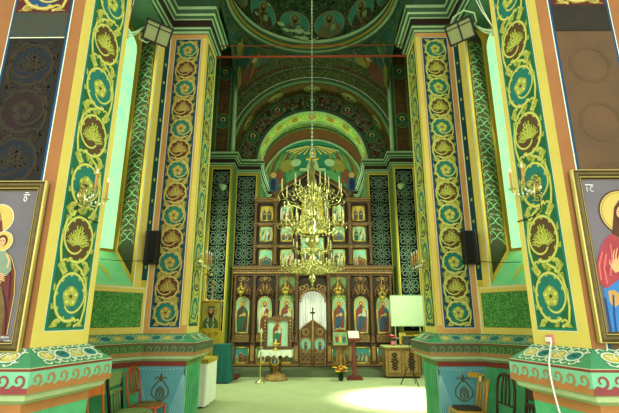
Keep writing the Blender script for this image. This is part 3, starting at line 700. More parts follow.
for ca in (PI / 4, 3 * PI / 4):
    pf = PenF(ca); sgn = -1 if ca > PI / 2 else 1
    poly(b, pf, ell(0, .5, .13, .26, 14), PF[0], .03); poly(b, pf, ell(.05 * sgn, .4, .08, .25, 12), PF[1], .05); poly(b, pf, ell(.07 * sgn, .68, .03, .06, 10), SKIN, .06)
    poly(b, pf, ell(-.14, .62, .08, .14, 12), PF[3], .055); poly(b, pf, ell(.16, .6, .07, .16, 12), PF[2], .055); poly(b, pf, ell(-.04 * sgn, .3, .05, .18, 12), PF[2], .06)
    for k in range(7): rib(b, pf, [(-.2 + .06 * k, .2 + .03 * k), (-.24 + .075 * k, .8)], [.008, .02], PF[k % 4], .045)
    for w_, m_, e_ in ((.012, MAR, .0), (.006, LATL, .018)): rib(b, pf, [(-.62 + e_, .45), (-.5 + e_, .80 - e_), (-.25, .90 - e_), (0, .92 - e_), (.25, .90 - e_), (.5 - e_, .80 - e_), (.62 - e_, .45), (.45 - e_, .2), (.25, .07 + e_), (0, .02 + e_), (-.25, .07 + e_), (-.45 + e_, .2), (-.62 + e_, .45)], w_, m_, .04)
struct(b.build('ceiling_pendentive'))
b = MB()
RP = [(DR + .02, DZ - .12), (DR - .02, DZ - .05), (DR - .10, DZ - .02), (DR - .10, DZ + .06), (DR - .16, DZ + .10), (DR - .16, DZ + .22), (DR - .10, DZ + .30), (DR - .10, DZ + .42)]
ms = [CRD, CRN, CRD, OLI, CRD, BRG, CRN]
def rv(r, z, n=64): return [Vector((r * cos(2 * PI * i / n), DY + r * sin(2 * PI * i / n), z)) for i in range(n + 1)]
for i in range(7): loft(b, [rv(*RP[i]), rv(*RP[i + 1])], ms[i], smooth=False)
struct(b.build('ceiling_ring'))
b = MB(); DP = [(DR - .10 if k == 0 else (DR - .10) * cos((k / 14) * PI / 2 * .98) ** .8, DZ + .42 + 3.2 * sin(k / 14 * PI / 2)) for k in range(15)]
loft(b, [rv(*q) for q in DP], CUR_DOM, smooth=True)
def domepoint(a, z, d):
    t = math.asin(max(0, min(1, (z - DZ - .42) / 3.2))) / (PI / 2); r = (DR - .10) * cos(t * PI / 2 * .98) ** .8 - d
    return Vector((r * cos(a), DY + r * sin(a), z))
class DF:
    curved = 1
    def __init__(s, a): s.a = a
    def __call__(s, u, v, d=0): return domepoint(s.a - u / 2.4, DZ + .95 + v, d)
FBK = mat('peeled plaster', (150, 180, 120), mott=.3)
robes = [ICO_GRN, mat('dome brown robe', (58, 50, 30), mott=.4), mat('dome ochre robe', (92, 92, 44), mott=.4)]
for k in range(12):
    fr = DF(PI / 2 + PI / 12 + k * PI / 6)
    poly(b, fr, ell(0, 0, .56, .52, 28), mat('dome medallion ground', (54, 124, 100), mott=.6, scale=2, c2=(34, 92, 70)), .03); ring(b, fr, 0, 0, .57, .03, BRN, .04, 28, ry=.53); ring(b, fr, 0, 0, .53, .012, OLI, .042, 28, ry=.49)
    poly(b, fr, [(-.44, -.30), (-.2, -.48), (.2, -.48), (.44, -.30), (.36, -.05), (.14, .10), (-.14, .10), (-.36, -.05)], robes[k % 3], .045)
    poly(b, fr, ell(0, .23, .19, .19, 18), mat('dull halo', (124, 128, 48), mott=.3), .05); poly(b, fr, ell(0, .22, .12, .14, 14), mat('dome dark hair', (40, 32, 20)), .055); poly(b, fr, ell(0, .23, .07, .10, 14), mat('dome skin', (126, 110, 60)), .06)
    poly(b, fr, ell(0, .12, .07, .08, 10), mat('dome dark hair', (40, 32, 20)), .065); rib(b, fr, [(-.2, -.05), (-.05, -.25), (.0, -.45)], [.05, .1, .07], robes[(k + 1) % 3], .06); rib(b, fr, [(.22, -.05), (.15, -.25), (.2, -.42)], [.04, .08, .05], robes[(k + 1) % 3], .06)
    poly(b, fr, [(.04, -.28), (.22, -.22), (.22, .0), (.04, -.05)], mat('dome open book', (120, 140, 84), mott=.3), .07); poly(b, fr, ell(-.12, -.02, .05, .07, 8), mat('dome skin', (126, 110, 60)), .07)
random.seed(3)
for (a, v, s_) in ((PI / 2 + .47, -.12, .16), (PI / 2 + .40, -.3, .12), (PI / 2 + .2, -.25, .2), (PI / 2 + .08, -.30, .13), (PI / 2 + .30, -.27, .13), (PI / 2 + .12, -.52, .19), (PI / 2 + .22, -.5, .12), (PI / 2 - .02, -.55, .07), (PI / 2 + .9, -.2, .09), (PI / 2 - .08, -.5, .05), (PI / 2 + .7, .4, .08)):
    fr = DF(a); poly(b, fr, [(s_ * random.uniform(.6, 1.25) * cos(t), v + s_ * .55 * random.uniform(.5, 1.2) * sin(t)) for t in [2 * PI * i / 13 for i in range(13)]], FBK, .08)
struct(b.build('ceiling_dome'))
b = MB(); NV = mat('nave vault plaster', (120, 132, 84), mott=.4)
rows = [[Vector((6.2 * cos(PI * i / 16), y, 9.3 + 1.6 * sin(PI * i / 16))) for i in range(17)] for y in (-6, 6.4)]
loft(b, rows, NV); struct(b.build('ceiling_nave'))
# roof over the corners of the crossing
b = MB(); 
for sg in (-1, 1): b.b2(sg * 2.66, sg * 3.75, E[1], Y1 + .4, 11.0, 11.2, CRD)
b.b2(-3.75, 3.75, E[1], 7.95, 11.0, 11.2, CRD); b.b2(-3.75, 3.75, 6.4, E[1] + .02, 11.4, 11.6, CRD); struct(b.build('ceiling_corner'))
for i, (py, r_, Yr) in enumerate(((56.5, .020, 7.12), (45.5, .009, 7.12))):
    q = S(312, py, Yr); b = MB(); hx = 1.90
    b.tube([(-hx, Yr, q.z), (hx, Yr, q.z)], r_, mat('rust red iron', (150, 66, 34), mott=.4), 8); b.lathe([(.05, 0), (.05, .02)], (-hx, Yr, q.z), MAR, 8, axis=(1, 0, 0)); b.lathe([(.05, 0), (.05, .02)], (hx, Yr, q.z), MAR, 8, axis=(-1, 0, 0))
    struct(b.build('trim_%d' % (11 + i)))
#%%PART2
# ------------------------------------------------------------------ painted figures
def saint(mb, fr, cx, y0, h, robe, mantle, d=.004, st=.0015, face=True, child=False, turn=0):
    """standing robed figure with halo, painted flat inside an icon"""
    X = lambda q: [(cx + a * h, y0 + b_ * h) for a, b_ in q]
    poly(mb, fr, ell(cx, y0 + .86 * h, .125 * h, n=18), HALO, d); ring(mb, fr, cx, y0 + .86 * h, .125 * h, .012 * h, ICO_RED, d + st * .5, 18)
    poly(mb, fr, X([(-.15, 0), (.15, 0), (.17, .3), (.17, .62), (.12, .72), (.05, .77), (-.05, .77), (-.12, .72), (-.17, .62), (-.17, .3)]), robe, d + st)
    poly(mb, fr, X([(-.13, .08), (.02, .05), (.10, .35), (.14, .68), (.05, .75), (-.02, .55), (-.12, .38)]), mantle, d + 2 * st)
    for k in range(4): rib(mb, fr, X([(-.10 + .06 * k, .03), (-.08 + .05 * k, .3), (-.05 + .04 * k, .5)]), .008 * h, DARK, d + 2.6 * st)
    poly(mb, fr, X([(-.10, .45), (.06, .52), (.08, .57), (-.08, .52)]), SKIN if not child else ICO_WHT, d + 3 * st)
    poly(mb, fr, ell(cx, y0 + .855 * h, .064 * h, .08 * h, 14), HAIR, d + 3 * st); poly(mb, fr, ell(cx, y0 + .85 * h, .045 * h, .06 * h, 14), SKIN, d + 4 * st)
    poly(mb, fr, ell(cx, y0 + .795 * h, .032 * h, .03 * h, 10), HAIR, d + 5 * st)
    if child:
        poly(mb, fr, ell(cx + .09 * h, y0 + .66 * h, .06 * h, n=12), HALO, d + 4 * st); poly(mb, fr, ell(cx + .09 * h, y0 + .655 * h, .033 * h, .038 * h, 10), SKIN, d + 5 * st)
        poly(mb, fr, X([(.02, .46), (.16, .46), (.13, .62), (.05, .62)]), ICO_WHT, d + 4.5 * st)
    else: rect(mb, fr, cx + .03 * h, y0 + .48 * h, cx + .10 * h, y0 + .58 * h, ICO_GOLD, d + 4 * st)
ROB = [ICO_RED, ICO_GRN, ICO_BLU, ICO_WHT, mat('icon brown robe', (92, 60, 34), mott=.4)]
# ------------------------------------------------------------------ big framed icons beside the nave
FRG = mat('antique gilt frame', (110, 96, 52), rough=.5, metal=.1, mott=.6, scale=16, c2=(58, 48, 26))
FRL = mat('frame bright edge', (176, 158, 84), rough=.4, metal=.3, mott=.3)
FRD = mat('frame dark groove', (52, 44, 24), mott=.3)
CANV = mat('mauve grey painted background', (110, 104, 112), mott=.6, scale=3, c2=(80, 86, 90), rough=.55)
ROBR = mat('crimson painted robe', (162, 62, 72), mott=.6, scale=7, c2=(104, 32, 42), rough=.5)
ROBP = mat('rose highlight', (206, 100, 94), mott=.3, rough=.5)
ROBB = mat('bright blue painted mantle', (48, 120, 188), mott=.4, scale=4, rough=.5)
ROBBD = mat('deep blue fold', (24, 62, 118), mott=.3, rough=.5)
FACE = mat('large face paint', (214, 168, 118), mott=.25, scale=6, c2=(180, 124, 80), rough=.5)
LIP = mat('lip paint', (150, 70, 56), mott=.1); EYEW = mat('eye white paint', (224, 214, 190), mott=.1)
HAI = mat('chestnut painted hair', (84, 46, 22), mott=.5, scale=14, c2=(44, 24, 12), rough=.5)
TXT = mat('caption white paint', (226, 226, 216), mott=.1)
def face(mb, fr, cx, cy, h, d, tilt=0, beard=False):
    P = lambda q: [(cx + (a * cos(tilt) - b_ * sin(tilt)) * h, cy + (a * sin(tilt) + b_ * cos(tilt)) * h) for a, b_ in q]
    poly(mb, fr, P([(.36 * cos(t) * (1 - .22 * max(0, -sin(t))), .5 * sin(t)) for t in [2 * PI * i / 26 for i in range(26)]]), FACE, d)
    for s in (-1, 1):
        poly(mb, fr, P([(s * .15 + .085 * cos(t), .06 + .035 * sin(t)) for t in [2 * PI * i / 12 for i in range(12)]]), EYEW, d + .0006)
        poly(mb, fr, P([(s * .15 + .032 * cos(t), .06 + .034 * sin(t)) for t in [2 * PI * i / 10 for i in range(10)]]), DARK, d + .001)
        rib(mb, fr, P([(s * .26, .06), (s * .16, .105), (s * .06, .06)]), .018 * h, HAI, d + .0012)
        rib(mb, fr, P([(s * .28, .14), (s * .17, .20), (s * .05, .16)]), .028 * h, HAI, d + .001)
    rib(mb, fr, P([(.03, .14), (.035, -.08), (.055, -.13), (-.04, -.14)]), .018 * h, mat('nose shade paint', (158, 104, 64)), d + .001)
    rib(mb, fr, P([(-.09, -.23), (-.03, -.215), (0, -.225), (.03, -.215), (.09, -.23)]), [.01 * h, .03 * h, .03 * h, .03 * h, .01 * h], LIP, d + .001)
    rib(mb, fr, P([(-.06, -.255), (0, -.265), (.06, -.255)]), .02 * h, LIP, d + .001)
    if beard:
        poly(mb, fr, P([(-.34, -.05), (-.29, -.16), (-.14, -.16), (-.12, -.30), (.12, -.30), (.14, -.16), (.29, -.16), (.34, -.05), (.30, -.35), (.12, -.62), (0, -.68), (-.12, -.62), (-.30, -.35)]), HAI, d + .0004)
def frame_molding(mb, fr, W, H):
    pr = [(0, 0), (0, .036), (.010, .040), (.016, .030), (.030, .046), (.042, .048), (.052, .030), (.058, .034), (.066, .030), (.076, .014), (.082, .014), (.082, .0)]
    ms = [FRL, FRL, FRD, FRG, FRG, FRG, FRD, FRL, FRD, FRG, FRL]
    rows = [[fr(*q, d) for q in ((o_, o_), (W - o_, o_), (W - o_, H - o_), (o_, H - o_))] for o_, d in pr]
    for i, m in enumerate(ms): loft(mb, [rows[i], rows[i + 1]], m, closed=True)
YP = 3.27
def big_icon(sg, label):
    tl = S(48, 182, YP) if sg < 0 else S(570, 171, YP); bl = S(23, 352, YP) if sg < 0 else S(596, 343, YP)
    xi = (tl.x + bl.x) / 2; H = tl.z - bl.z; W = 1.05
    x0 = xi - W if sg < 0 else xi
    fr = Fr((x0, YP, bl.z), (1, 0, .0)); fr.n = Vector((0, -1, 0))
    t = thing('framed_icon', (x0 + W / 2, YP, bl.z), label, 'painting', 'large framed icons beside the nave')
    f = MB(); frame_molding(f, fr, W, H); f.build('frame', t)
    c = MB(); slab(c, fr, .07, .07, W - .07, H - .07, -.002, .008, CANV)
    return t, fr, W, H, c, x0, bl.z
# left: mother and child, only the right half inside the picture
t, fr, W, H, c, x0, z0 = big_icon(-1, 'gilt framed icon of a haloed mother in red holding a child, on the left ledge')
def LP(px, py): q = S(px, py, YP); return (q.x - x0, q.z - z0)
MARO = mat('maroon painted mantle', (104, 44, 38), mott=.6, scale=8, c2=(62, 26, 24), rough=.5)
hx, hy = LP(0, 219); poly(c, fr, ell(hx, hy, .118, n=36), HALO, .010); ring(c, fr, hx, hy, .118, .005, WHT, .011, 36)
poly(c, fr, [LP(*q) for q in ((-42, 346), (8, 336), (12, 314), (16, 288), (16, 268), (12, 256), (4, 249), (4, 235), (3, 222), (0, 208), (-9, 207), (-13, 222), (-16, 236), (-34, 252))], MARO, .012)
poly(c, fr, [LP(*q) for q in ((-30, 346), (2, 338), (5, 318), (6, 300), (2, 286), (-12, 286), (-26, 300))], mat('ochre brown painted gown', (116, 96, 56), mott=.7, scale=12, c2=(70, 60, 34)), .0135)
face(c, fr, *LP(-4, 221), .125, .014, .08)
for q in (((8, 258), (12, 275), (10, 300)), ((4, 290), (8, 312), (6, 336)), ((-4, 290), (-1, 315), (-3, 340))): rib(c, fr, [LP(*a) for a in q], .009, mat('robe dark fold', (58, 20, 22)), .0145)
rib(c, fr, [LP(*a) for a in ((5, 250), (13, 258), (16.5, 272), (15.5, 295), (11, 320), (8, 335))], .006, HALO, .015)
cx, cy = LP(4.5, 241.5); poly(c, fr, ell(cx, cy, .078, n=26), HALO, .016); ring(c, fr, cx, cy, .078, .004, WHT, .017, 26)
poly(c, fr, ell(cx - .005, cy + .004, .042, .047, 18), HAI, .018); face(c, fr, cx - .005, cy - .008, .078, .019, -.1)
poly(c, fr, [LP(*q) for q in ((-6, 253), (1, 251), (8, 252), (12.5, 259), (13, 270), (8, 276), (-6, 276), (-9, 264))], mat('child pale green tunic', (128, 150, 126), mott=.5, scale=14, c2=(80, 108, 90)), .0175)
poly(c, fr, [LP(*q) for q in ((-7, 272), (3, 274), (5, 280), (0, 288), (-9, 288))], mat('child ochre wrap', (150, 118, 66), mott=.4), .018)
for q in (((8, 254), (11, 261), (9, 268)), ): rib(c, fr, [LP(*a) for a in q], .014, FACE, .019)
for k in range(4): rib(c, fr, [LP(-2, 275 + 1.9 * k), LP(3, 273.5 + 2 * k), LP(6.5, 276 + 1.8 * k)], [.010, .009, .005], FACE, .0195)
poly(c, fr, [LP(*q) for q in ((-8, 276), (-1, 273), (1, 283), (-8, 286))], FACE, .0192)
def letters(mb, fr, u, v, h, txt, m, d, wd=.16):
    """small painted capitals made of strokes"""
    G = {'I': [[(0.2, 0), (.2, 1)]], 'C': [[(.6, .9), (.3, 1), (.05, .7), (.05, .3), (.3, 0), (.6, .1)]], 'M': [[(0, 0), (.05, 1), (.35, .4), (.65, 1), (.7, 0)]], 'P': [[(.1, 0), (.1, 1), (.5, .9), (.5, .55), (.1, .45)]], 'A': [[(0, 0), (.3, 1), (.6, 0)], [(.1, .4), (.5, .4)]], 'O': [[(.3, 0), (.05, .3), (.05, .7), (.3, 1), (.55, .7), (.55, .3), (.3, 0)]], 'T': [[(.3, 0), (.3, 1)], [(0, 1), (.6, 1)]], 'Y': [[(.3, 0), (.3, .5), (0, 1)], [(.3, .5), (.6, 1)]], '-': [[(0, 1.25), (1.2, 1.3)]], 'U': [[(0, 1), (.05, .2), (.3, 0), (.55, .2), (.6, 1)]], 'E': [[(.55, 1), (.05, 1), (.05, 0), (.55, 0)], [(.05, .5), (.45, .5)]], 'N': [[(0, 0), (0, 1), (.6, 0), (.6, 1)]], 'R': [[(.1, 0), (.1, 1), (.5, .9), (.5, .55), (.1, .45), (.55, 0)]], 'D': [[(.05, 0), (.05, 1), (.4, .9), (.55, .5), (.4, .1), (.05, 0)]]}
    for ch in txt:
        if ch == '-':
            for st in G[ch]: rib(mb, fr, [(u + a * h, v + b_ * h) for a, b_ in st], wd * h, m, d)
            continue
        for st in G.get(ch, []): rib(mb, fr, [(u + a * h, v + b_ * h) for a, b_ in st], wd * h, m, d)
        u += h * .8
u, v = LP(23.5, 202); letters(c, fr, u, v, .045, '-', TXT, .012); letters(c, fr, u + .006, v, .045, 'O', TXT, .012); rib(c, fr, [(u + .01, v + .075), (u + .04, v + .075)], .007, TXT, .012)
for k, n_ in enumerate((7, 5)):
    u, v = LP(4 if k == 0 else 9, 338 + 4 * k); letters(c, fr, u - .03, v, .014, 'TADEMRA'[:n_], TXT, .016, .2)
c.build('canvas', t)
# right: blessing figure
t, fr, W, H, c, x0, z0 = big_icon(1, 'gilt framed icon of a bearded haloed figure in crimson and blue, on the right ledge')
hx, hy = LP(622, 213); poly(c, fr, ell(hx, hy, .185, n=36), HALO, .010); ring(c, fr, hx, hy, .185, .012, HAI, .011, 36); ring(c, fr, hx, hy, .165, .004, mat('halo dark line', (120, 92, 30)), .011, 36)
poly(c, fr, [LP(*q) for q in ((611, 234), (612, 222), (613, 208), (618, 200), (628, 199), (634, 206), (636, 225), (634, 236), (622, 240))], HAI, .012)
poly(c, fr, [LP(*q) for q in ((612, 332), (606, 300), (603, 287), (597, 281), (594, 270), (597, 258), (600, 246), (605, 238), (612, 233), (640, 233), (655, 255), (660, 332))], ROBR, .0115)
poly(c, fr, [LP(*q) for q in ((609, 334), (605, 305), (602, 288), (612, 284), (640, 262), (662, 280), (662, 334))], ROBB, .0135)
for q in (((612, 295), (613, 315), (615, 332)), ((604, 298), (607, 315), (610, 332)), ((622, 290), (622, 315), (624, 332))): rib(c, fr, [LP(*a) for a in q], .014, ROBBD, .0145)
poly(c, fr, [LP(*q) for q in ((594, 270), (597, 258), (602, 250), (609, 254), (614, 268), (613, 282), (606, 289), (598, 283))], ROBR, .0138)
for q in (((601, 252), (598, 265), (600, 280)), ((605, 254), (603, 268), (606, 284)), ((609, 244), (611, 258), (609, 276))): rib(c, fr, [LP(*a) for a in q], .013, ROBP, .0148)
poly(c, fr, [LP(*q) for q in ((607, 291), (613, 290), (618, 294), (618, 304), (613, 308), (608, 301))], mat('ochre sleeve lining', (190, 150, 84), mott=.4), .0142)
face(c, fr, *LP(622, 215), .145, .0145, 0, True)
poly(c, fr, [LP(*q) for q in ((611, 262), (615, 258), (620, 262), (620, 271), (614, 273), (610, 268))], FACE, .0155)
for q in (((612.5, 263), (612, 256), (613, 250)), ((614.5, 262), (614.5, 255), (616, 248)), ((616.5, 263), (617.5, 257), (619, 252)), ((618.5, 265), (620.5, 260), (622, 257)), ((611, 267), (608.5, 264), (608.5, 260))): rib(c, fr, [LP(*a) for a in q], [.011, .009, .006], FACE, .016)
u, v = LP(585.5, 192); letters(c, fr, u, v, .042, 'IC', TXT, .012, .12); rib(c, fr, [(u - .002, v + .058), (u + .062, v + .055)], .008, TXT, .012)
c.build('canvas', t)
# ------------------------------------------------------------------ sconces
CRY = mat('glass bead', (220, 216, 190), rough=.15, mott=.1, spec=.8)
TANC = mat('amber candle sleeve', (186, 132, 70), rough=.5, mott=.2)
def candle(mb, p, h, r=.014, flame=True):
    x, y, z = p
    mb.lathe([(r, 0), (r, h * .72), (r * .8, h * .73)], p, CREAM if h > .25 or r > .013 else TANC, 8)
    mb.lathe([(r * .55, h * .72), (r * .95, h * .80), (r * .8, h * .9), (r * .25, h), (.0005, h * 1.03)], p, CRY, 8)
def cup(mb, p, r, m):
    mb.lathe([(.004, -r * .9), (r * .3, -r * .6), (r * .35, -r * .3), (r, -r * .05), (r * 1.02, 0), (r * .3, r * .05), (r * .35, r * .5), (.001, r * .5)], p, m, 10)
def arc_pts(a, b_, sag, n=9, curl=0):
    a, b_ = Vector(a), Vector(b_); o = []
    for i in range(n):
        t = i / (n - 1); q = a.lerp(b_, t); q.z -= sag * 4 * t * (1 - t) * (1.25 - .5 * t); o.append(q)
    return o
def sconce(mount, nrm, cands, label, sz=1.0, ch=.19, cable=None, group='brass wall sconces with electric candles'):
    mount = Vector(mount); t = thing('wall_sconce', mount, label, 'wall light', group); nrm = Vector(nrm)
    p = MB(); p.lathe([(.001, .03), (.03 * sz, .028), (.055 * sz, .012), (.06 * sz, 0)], mount, BRASS, 14, axis=nrm)
    for k in range(5):
        q = mount + Vector((0, 0, (.10 - .05 * k) * sz)); side = Vector((-nrm.y, nrm.x, 0))
        p.tube([q + side * .05 * sz * cos(a) + nrm * (.02 + .02 * sin(a * 2)) + Vector((0, 0, .03 * sz * sin(a))) for a in [i * .75 for i in range(9)]], .006 * sz, BRASS, 5)
    p.tube([mount + Vector((0, 0, .16 * sz)), mount + nrm * .04, mount + nrm * .05 + Vector((0, 0, -.14 * sz))], [.008 * sz, .016 * sz, .004 * sz], BRASS, 7); p.build('back_plate', t)
    for c_ in cands:
        c_ = Vector(c_); a = MB(); s0 = mount + nrm * .03 + Vector((0, 0, .0))
        a.tube(arc_pts(s0, c_ - Vector((0, 0, .03)), .075 * sz), .0075 * sz, BRASS, 6)
        m_ = s0.lerp(c_, .45) + Vector((0, 0, .02)); a.tube([m_ + Vector((.028 * sz * cos(k * .8), 0, .028 * sz * sin(k * .8))) for k in range(8)], .005 * sz, BRASS, 5)
        for k in range(5):
            q = s0.lerp(c_, .2 + .18 * k) + Vector((0, 0, -.05 * sz - .01 * (k % 2))); a.ball(q, .009 * sz, CRY, 6, 1.7)
        ao = a.build('arm', t); cu = MB(); cup(cu, c_, .035 * sz, BRASS); cu.build('drip_cup', ao)
        cd = MB(); candle(cd, c_ + Vector((0, 0, .012)), ch, .0125 * sz); cd.build('electric_candle', ao)
    if cable:
        c_ = MB(); c_.tube(cable, .005, DARK, 5); c_.build('flex', t)
    return t
sc_l = [S(95, 190, 3.66), S(106, 199, 3.80), S(88, 192, 3.42)]
mL = S(82, 196, 3.585); chn = Vector((.973, -.23, 0))
def on_chamfer(px, py, sg, off=0):
    """where the ray meets the chamfer face"""
    d = S(px, py, 1.0) - EYE; a = Vector((A[0] * sg, A[1])); b_ = Vector((B[0] * sg, B[1])); e = b_ - a; n2 = Vector((e.y, -e.x)).normalized()
    if n2.dot(Vector((0, 0)) - a) < 0: n2 = -n2
    a2 = a + n2 * off; k = ((a2.x - EYE.x) * n2.x + (a2.y - EYE.y) * n2.y) / (d.x * n2.x + d.y * n2.y); return EYE + d * k, Vector((n2.x, n2.y, 0))
mL, nL = on_chamfer(81, 196, -1, .01); c1, _ = on_chamfer(95, 190, -1, .17); c2_, _ = on_chamfer(106, 199, -1, .24)
cb = [on_chamfer(x, y, -1, .012)[0] for x, y in ((79, 200), (76, 208), (79, 214), (88, 219), (98, 223))]
sconce(mL, nL, [c1, c2_], 'brass two candle sconce with loose brown flex on the left foreground scroll panel', .9, .19, cb)
mR, nR = on_chamfer(538, 188, 1, .01); c1, _ = on_chamfer(524, 184, 1, .17); c2_, _ = on_chamfer(512, 189, 1, .24)
cb = [on_chamfer(x, y, 1, .012)[0] for x, y in ((539, 196), (541, 209), (534, 216), (526, 219), (517, 222))]
sconce(mR, nR, [c1, c2_], 'brass two candle sconce with loose brown flex on the right foreground scroll panel', .9, .19, cb)
for sg, px in ((-1, 204), (1, 417)):
    q = S(px, 262, 6.9); m_ = Vector((sg * 1.845, 6.85, q.z)); n_ = Vector((-sg, 0, 0))
    zc_ = q.z - .02
    sconce(m_, n_, [(sg * 1.71, 6.98, zc_), (sg * 1.69, 6.72, zc_ - .02), (sg * 1.64, 6.85, zc_ - .04)], 'small brass sconce with candles on the inner face of the %s inner pier' % ('left' if sg < 0 else 'right'), 1.0, .2, None, 'small inner pier sconces')
# ------------------------------------------------------------------ floodlights
REF = mat('floodlight reflector', (130, 140, 92), rough=.35, mott=.3, scale=20); GRN_M = mat('green white enamel', (160, 190, 140), rough=.4, mott=.3); FBLK = mat('floodlight body', (92, 98, 66), rough=.5, mott=.4)
for sg, side in ((-1, 'left'), (1, 'right')):
    mnt = on_chamfer(126, 31, -1, .01)[0] if sg < 0 else on_chamfer(489, 34, 1, .01)[0]
    mnt.x = sg * (B[0] + .01); mnt.y = B[1] + .01
    ctr = S(158, 33, 4.15) if sg < 0 else S(460, 31, 4.15)
    t = thing('floodlight', ctr, 'twin lamp floodlight on a bracket high on the %s foreground pier' % side, 'floodlight', 'floodlights on brackets')
    aim = (Vector((0.25 * sg, 1.2, 2.2)) - ctr).normalized()
    zv = (Vector((-sg * .25, -.70, -.66))).normalized(); rot = zv.to_track_quat('Z', 'Y').to_matrix() @ Matrix.Rotation(sg * .22, 3, 'Z')
    T = lambda x, y, z: rot @ Vector((x, y, z)) + ctr
    b = MB()
    vs = [T(*v) for v in ((-.10, -.07, -.09), (.10, -.07, -.09), (.10, .07, -.09), (-.10, .07, -.09), (-.145, -.115, .03), (.145, -.115, .03), (.145, .115, .03), (-.145, .115, .03))]
    b.add(vs, [(0, 3, 2, 1), (0, 1, 5, 4), (1, 2, 6, 5), (2, 3, 7, 6), (3, 0, 4, 7)], FBLK); 
    for k in range(7): b.add([T(x, y, z) for x, y, z in ((-.1 + k * .032, -.08, -.12), (-.094 + k * .032, -.08, -.12), (-.094 + k * .032, .08, -.12), (-.1 + k * .032, .08, -.12), (-.1 + k * .032, -.08, -.09), (-.094 + k * .032, -.08, -.09), (-.094 + k * .032, .08, -.09), (-.1 + k * .032, .08, -.09))], [(0, 3, 2, 1), (0, 1, 5, 4), (1, 2, 6, 5), (2, 3, 7, 6), (3, 0, 4, 7)], FBLK)
    b.build('housing', t)
    b = MB(); b.add([T(-.13, -.10, .031), T(.13, -.10, .031), T(.13, .10, .031), T(-.13, .10, .031)], [(0, 1, 2, 3)], REF); b.build('reflector_glass', t)
    b = MB()
    for x0_, x1_, y0_, y1_ in ((-.15, -.13, -.12, .12), (.13, .15, -.12, .12), (-.15, .15, -.12, -.10), (-.15, .15, .10, .12), (-.008, .008, -.1, .1), (-.13, .13, .055, .064)):
        v8 = [T(x, y, z) for z in (.025, .042) for x, y in ((x0_, y0_), (x1_, y0_), (x1_, y1_), (x0_, y1_))]
        b.add(v8, [(0, 3, 2, 1), (4, 5, 6, 7), (0, 1, 5, 4), (1, 2, 6, 5), (2, 3, 7, 6), (3, 0, 4, 7)], BLK)
    b.build('front_frame', t)
    b = MB(); s_ = T(-sg * .155 * -1 * -1, 0, -.02) if False else T(.15 * sg, 0, -.03)
    b.tube([mnt, mnt.lerp(s_, .5) + Vector((0, 0, -.02)), s_], .012, GRN_M, 6); b.tube([mnt + Vector((0, 0, -.05)), mnt.lerp(s_, .5) + Vector((0, 0, -.05)), s_], .008, GRN_M, 6)
    b.tube([s_, T(.19 * sg, .02, .0), T(.19 * sg, .12, .02), T(.10 * sg, .19, .0), T(-.02 * sg, .17, -.02), T(-.08 * sg, .10, -.06)] if sg > 0 else [s_, T(.19 * sg, -.06, 0), T(.17 * sg, -.14, .02), T(.08 * sg, -.15, .0), T(.05 * sg, -.1, -.04)], .009, GRN_M, 7)
    b.box(mnt, (.03, .04, .10), GRN_M); b.build('bracket', t)
    b = MB(); top = S(136 if sg < 0 else 472, -8, 3.97)
    for k in (0, 1): b.tube([mnt + Vector((0, 0, .04)), mnt.lerp(top, .5) + Vector((.02 * k - .01, 0, 0)), top + Vector((.04 * k * sg, 0, 0))], .005, (WHT, MAR)[k] if sg < 0 else WHT, 5)
    b.build('flex', t)
# small spot lamps on the far cornice pilasters
for sg, px, py in ((-1, 223, 187), (1, 401, 186)):
    q = S(px, py, 12.7); t = thing('spotlight', q, 'small white spotlight on an arm before the %s lattice pilaster' % ('left' if sg < 0 else 'right'), 'spotlight', 'small spotlights on arms')
    b = MB(); b.tube([(sg * 3.0, 13.18, q.z + .05), (sg * 2.95, 12.8, q.z + .08), q + Vector((sg * .1, 0, .02))], .018, GRN_M, 6); b.build('arm', t)
    b = MB(); b.lathe([(.03, -.16), (.07, -.10), (.10, .06), (.085, .06), (.001, -.02)], q, GRN_M, 12, axis=(-sg * .7, -.2, -.4)); b.build('lamp_head', t)
# ------------------------------------------------------------------ loudspeakers
for sg, px in ((-1, 152.3), (1, 469.3)):
    q = S(px, 247.5, 6.32); t = thing('loudspeaker', q, 'narrow black loudspeaker on the outer edge of the %s inner pier' % ('left' if sg < 0 else 'right'), 'loudspeaker', 'column loudspeakers')
    b = MB(); b.box(q, (.19, .16, .50), BLK); b.build('cabinet', t, .008)
    b = MB(); b.box(q + Vector((-sg * .02, -.085, 0)), (.12, .012, .46), mat('speaker cloth', (8, 8, 8), rough=.9)); b.build('grille', t)
    b = MB(); b.box(q + Vector((0, .10, 0)), (.05, .06, .08), BLK); b.build('wall_bracket', t)
    if True:
        b = MB(); e = S(100 if sg < 0 else 521, 259 if sg < 0 else 262, 5.95); b.tube([q + Vector((sg * .09, 0, -.2)), (q + e) / 2 + Vector((0, 0, -.12)), e], .005, DARK, 5); b.build('flex', t)
